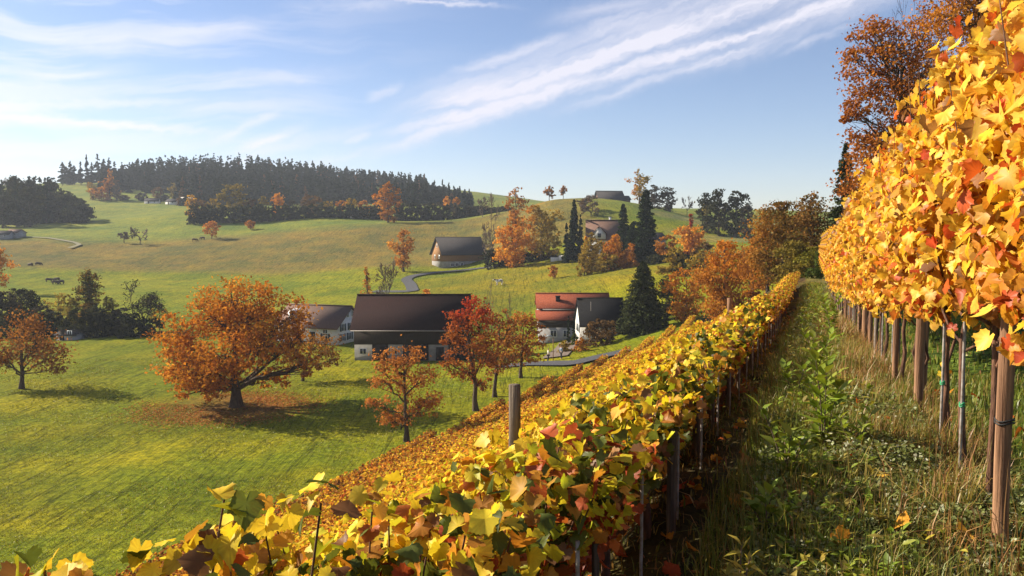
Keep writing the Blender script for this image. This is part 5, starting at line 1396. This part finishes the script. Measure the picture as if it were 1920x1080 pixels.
# --- garden walls
for (px, py, Y, L, lab) in [(1066, 486, 220, 5.4, 'low white garden wall at the top of the sunny slope'), (1040, 483, 221, 2.2, 'short white garden wall piece left of the longer one')]:
    b = site(px, py, Y); r_ = empty('garden_wall', b, R(-12), lab, 'wall')
    m = MB(); m.box(-L / 2, L / 2, -.15, .15, -.6, 1.0); m.build('masonry', M['plaster'], r_)
    m = MB(); m.box(-L / 2 - .05, L / 2 + .05, -.2, .2, 1.0, 1.1); m.build('coping', M['stone'], r_)

# ================================================================== lamp, cows, people
b = site(1037, 698, 101)
lamp = empty('street_lamp', b, 0, 'slim street lamp by the village road above the vines', 'lamp')
hL = P(1037, 632, 101)[2] - b[2]
m = MB(); m.tube([(0, 0, -.3), (0, 0, hL * .5), (0, 0, hL)], [.06, .05, .04], 8); m.build('pole', M['post'], lamp)
m = MB(); m.tube([(0, 0, hL), (-.15, 0, hL + .12), (-.3, 0, hL + .14)], .03, 6); m.build('arm', M['lamp'], lamp)
m = MB(); m.prism([(-.35, -.05), (.35, -.05), (.28, .1), (-.2, .12)], 'y', -.12, .12); hd = m.build('lamp_head', M['lamp'], lamp); hd.location = (-.5, 0, hL + .14)

def skin_body(name, V, E, rad, mat, parent=None, sub=1, root=0):
    me = bpy.data.meshes.new(name); me.from_pydata(V, E, []); o = link(name, me, parent)
    sk = o.modifiers.new('skin', 'SKIN'); sk.use_smooth_shade = True
    for i, r in enumerate(rad):
        sv = me.skin_vertices[0].data[i]; sv.radius = r if isinstance(r, tuple) else (r, r); sv.use_root = i == root
    ss = o.modifiers.new('sub', 'SUBSURF'); ss.levels = sub; ss.render_levels = sub
    me.materials.append(M[mat]); return o

def make_cow(mat, label, loc, rz, graze=False):
    root = empty('cow', loc, rz, label, 'cow', 'cattle grazing on the meadows')
    hz = .45 if graze else 1.35; hx = 1.35 if graze else 1.35
    V = [(-.75, 0, 1.15), (-.3, 0, 1.08), (.2, 0, 1.06), (.65, 0, 1.15), (.98, 0, 1.15 if graze else 1.32), (hx, 0, hz + .05), (hx + .28, 0, hz - .14 if not graze else hz - .22), (-.92, 0, 1.18), (-1.0, 0, .75), (-1.0, 0, .45)]
    E = [(0, 1), (1, 2), (2, 3), (3, 4), (4, 5), (5, 6), (0, 7), (7, 8), (8, 9)]
    rad = [.32, .38, .38, .33, .2, .15, .09, .06, .03, .04]
    for (x, r0, k) in [(-.72, 0, -1), (.6, 3, 1)]:
        for sgn in (-1, 1):
            n = len(V); V += [(x, sgn * .2, .78), (x - .05 * k, sgn * .2, .42), (x + (.04 if k > 0 else .02), sgn * .2, .08), (x + .06, sgn * .2, .0)]
            E += [(r0, n), (n, n + 1), (n + 1, n + 2), (n + 2, n + 3)]; rad += [.14, .075, .055, .06]
    skin_body('body', V, E, rad, mat, root, 2, 1)
    for sgn in (-1, 1):
        m = MB(); m.tube([(hx - .08, sgn * .1, hz + .14), (hx - .1, sgn * .22, hz + .18), (hx - .06, sgn * .26, hz + .3)], [.03, .022, .006], 5); m.build('horn', M['stone'], root)
        m = MB(); m.tube([(hx - .1, sgn * .12, hz + .06), (hx - .14, sgn * .28, hz + .04)], [.03, .05], 5); m.build('ear', M[mat], root)
    return root
def cow_at(px, py, Y, *a, **k):
    g = site(px, py, Y); return make_cow(*a, loc=g, **k)
cow_at(936, 533, 190, 'pied', 'white and brown pied cow on the sunny slope above the barn', rz=R(200))
c0 = cow_at(72, 504, 270, 'darkcow', 'largest dark cow near the orange tree at the left edge', rz=R(10), graze=True)
for (px, py, Y, rz, lab) in [(58, 505, 268, 160, 'dark cow standing left of the largest dark cow'), (92, 527, 236, 20, 'dark cow at the left of the shaded herd above the tree belt'), (107, 525, 238, 170, 'dark cow in the middle of the shaded herd above the tree belt'),
                             (104, 532, 230, 5, 'nearest dark cow of the shaded herd above the tree belt'), (114, 532, 231, 190, 'rightmost dark cow of the shaded herd above the tree belt'), (365, 457, 324, 12, 'dark cow left of the lone orange field tree shadow'), (380, 454, 328, 170, 'dark cow just below the lone orange field tree')]:
    c = copy_tree(c0); c.location = site(px, py, Y); c.rotation_euler = (0, 0, R(rz)); c['label'] = lab

def person(px, py, Y, rz, label, top, seed):
    g = site(px, py, Y)
    root = empty('person', g, rz, label, 'person')
    V = [(0, 0, .95), (0, .01, 1.15), (0, 0, 1.38), (0, 0, 1.50), (0, -.01, 1.62), (0, 0, 1.74),
         (.10, 0, .88), (.11, -.04, .48), (.12, .02, .08), (.12, -.12, .03), (-.10, 0, .88), (-.13, .06, .48), (-.14, .14, .08), (-.14, 0, .03),
         (.20, 0, 1.40), (.27, .03, 1.12), (.25, -.10, .90), (.25, -.15, .82), (-.20, 0, 1.40), (-.28, -.02, 1.12), (-.26, -.14, .92), (-.26, -.19, .84)]
    E = [(0, 1), (1, 2), (2, 3), (3, 4), (4, 5), (0, 6), (6, 7), (7, 8), (8, 9), (0, 10), (10, 11), (11, 12), (12, 13), (2, 14), (14, 15), (15, 16), (16, 17), (2, 18), (18, 19), (19, 20), (20, 21)]
    rad = [(.15, .11), (.14, .10), (.17, .11), .055, .085, .07, .085, .06, .045, .04, .085, .06, .045, .04, .065, .05, .038, .04, .065, .05, .038, .04]
    skin_body('body', V, E, rad, 'skin', root, 1)
    # clothing: the same figure a finger's breadth wider, ending at cuffs and hem
    ci = [0, 1, 2, 14, 15, 16, 18, 19, 20]; mp_ = {k: i for i, k in enumerate(ci)}
    skin_body('shirt', [V[i] for i in ci], [(mp_[a], mp_[b_]) for a, b_ in E if a in mp_ and b_ in mp_], [tuple(x + .02 for x in (rad[i] if isinstance(rad[i], tuple) else (rad[i], rad[i]))) for i in ci], top, root, 1)
    ci = [0, 6, 7, 8, 10, 11, 12]; mp_ = {k: i for i, k in enumerate(ci)}
    skin_body('trousers', [V[i] for i in ci], [(mp_[a], mp_[b_]) for a, b_ in E if a in mp_ and b_ in mp_], [tuple(x + .025 for x in (rad[i] if isinstance(rad[i], tuple) else (rad[i], rad[i]))) for i in ci], 'trousers', root, 1)
    skin_body('hair', [(0, .03, 1.68), (0, .02, 1.74)], [(0, 1)], [.085, .08], 'hair', root, 1)
person(1028, 699, 100, R(100), 'person in pale clothing left of the slim street lamp', 'shirt', 1)
person(1052, 697, 101, R(-60), 'person in blue grey clothing right of the slim street lamp', 'jacket', 2)

# ================================================================== the air
def haze():
    r = 1160
    mb = MB(); mb.box(-r, r, -r, r, HAZE_Z[0], HAZE_Z[1])
    m = bpy.data.materials.new('haze'); m.use_nodes = True; w = NT(m.node_tree)
    w.n.remove(w.n['Principled BSDF'])
    v = w.node('ShaderNodeVolumePrincipled'); v.inputs['Color'].default_value = (.80, .88, 1, 1); v.inputs['Density'].default_value = HAZE
    v.inputs['Anisotropy'].default_value = .1
    w.l.new(v.outputs[0], w.n['Material Output'].inputs['Volume'])
    tag(mb.build('haze', m), 'thin blue autumn haze over the valley', 'haze', None, 'stuff')
HAZE = .0002
gz_ = np.array([v.co.z for v in bpy.data.objects['ground'].data.vertices])
HAZE_Z = (gz_.min() - 1, max(gz_.max() + 1, 85.))
haze()

# ================================================================== labels: which one of a series
_U = 'first second third fourth fifth sixth seventh eighth ninth tenth eleventh twelfth thirteenth fourteenth fifteenth sixteenth seventeenth eighteenth nineteenth'.split()
def ordinal(n):
    if n < 20: return _U[n - 1]
    t = ['twenty', 'thirty', 'forty', 'fifty'][n // 10 - 2]
    return (t[:-1] + 'ieth') if n % 10 == 0 else t + '-' + _U[n % 10 - 1]
def number_series():
    by = {}
    for o in COL.objects:
        if o.parent is None and o.get('label') and o.get('group'): by.setdefault(o['label'], []).append(o)
    for lab, os_ in by.items():
        if len(os_) < 2: continue
        row = 'row' in lab
        os_.sort(key=lambda o: o.location.y if row else o.location.x / max(o.location.y, 1))
        for i, o in enumerate(os_):
            o['label'] = lab + ', ' + ordinal(i + 1) + (' from its near end' if row else ' from the left')
number_series()
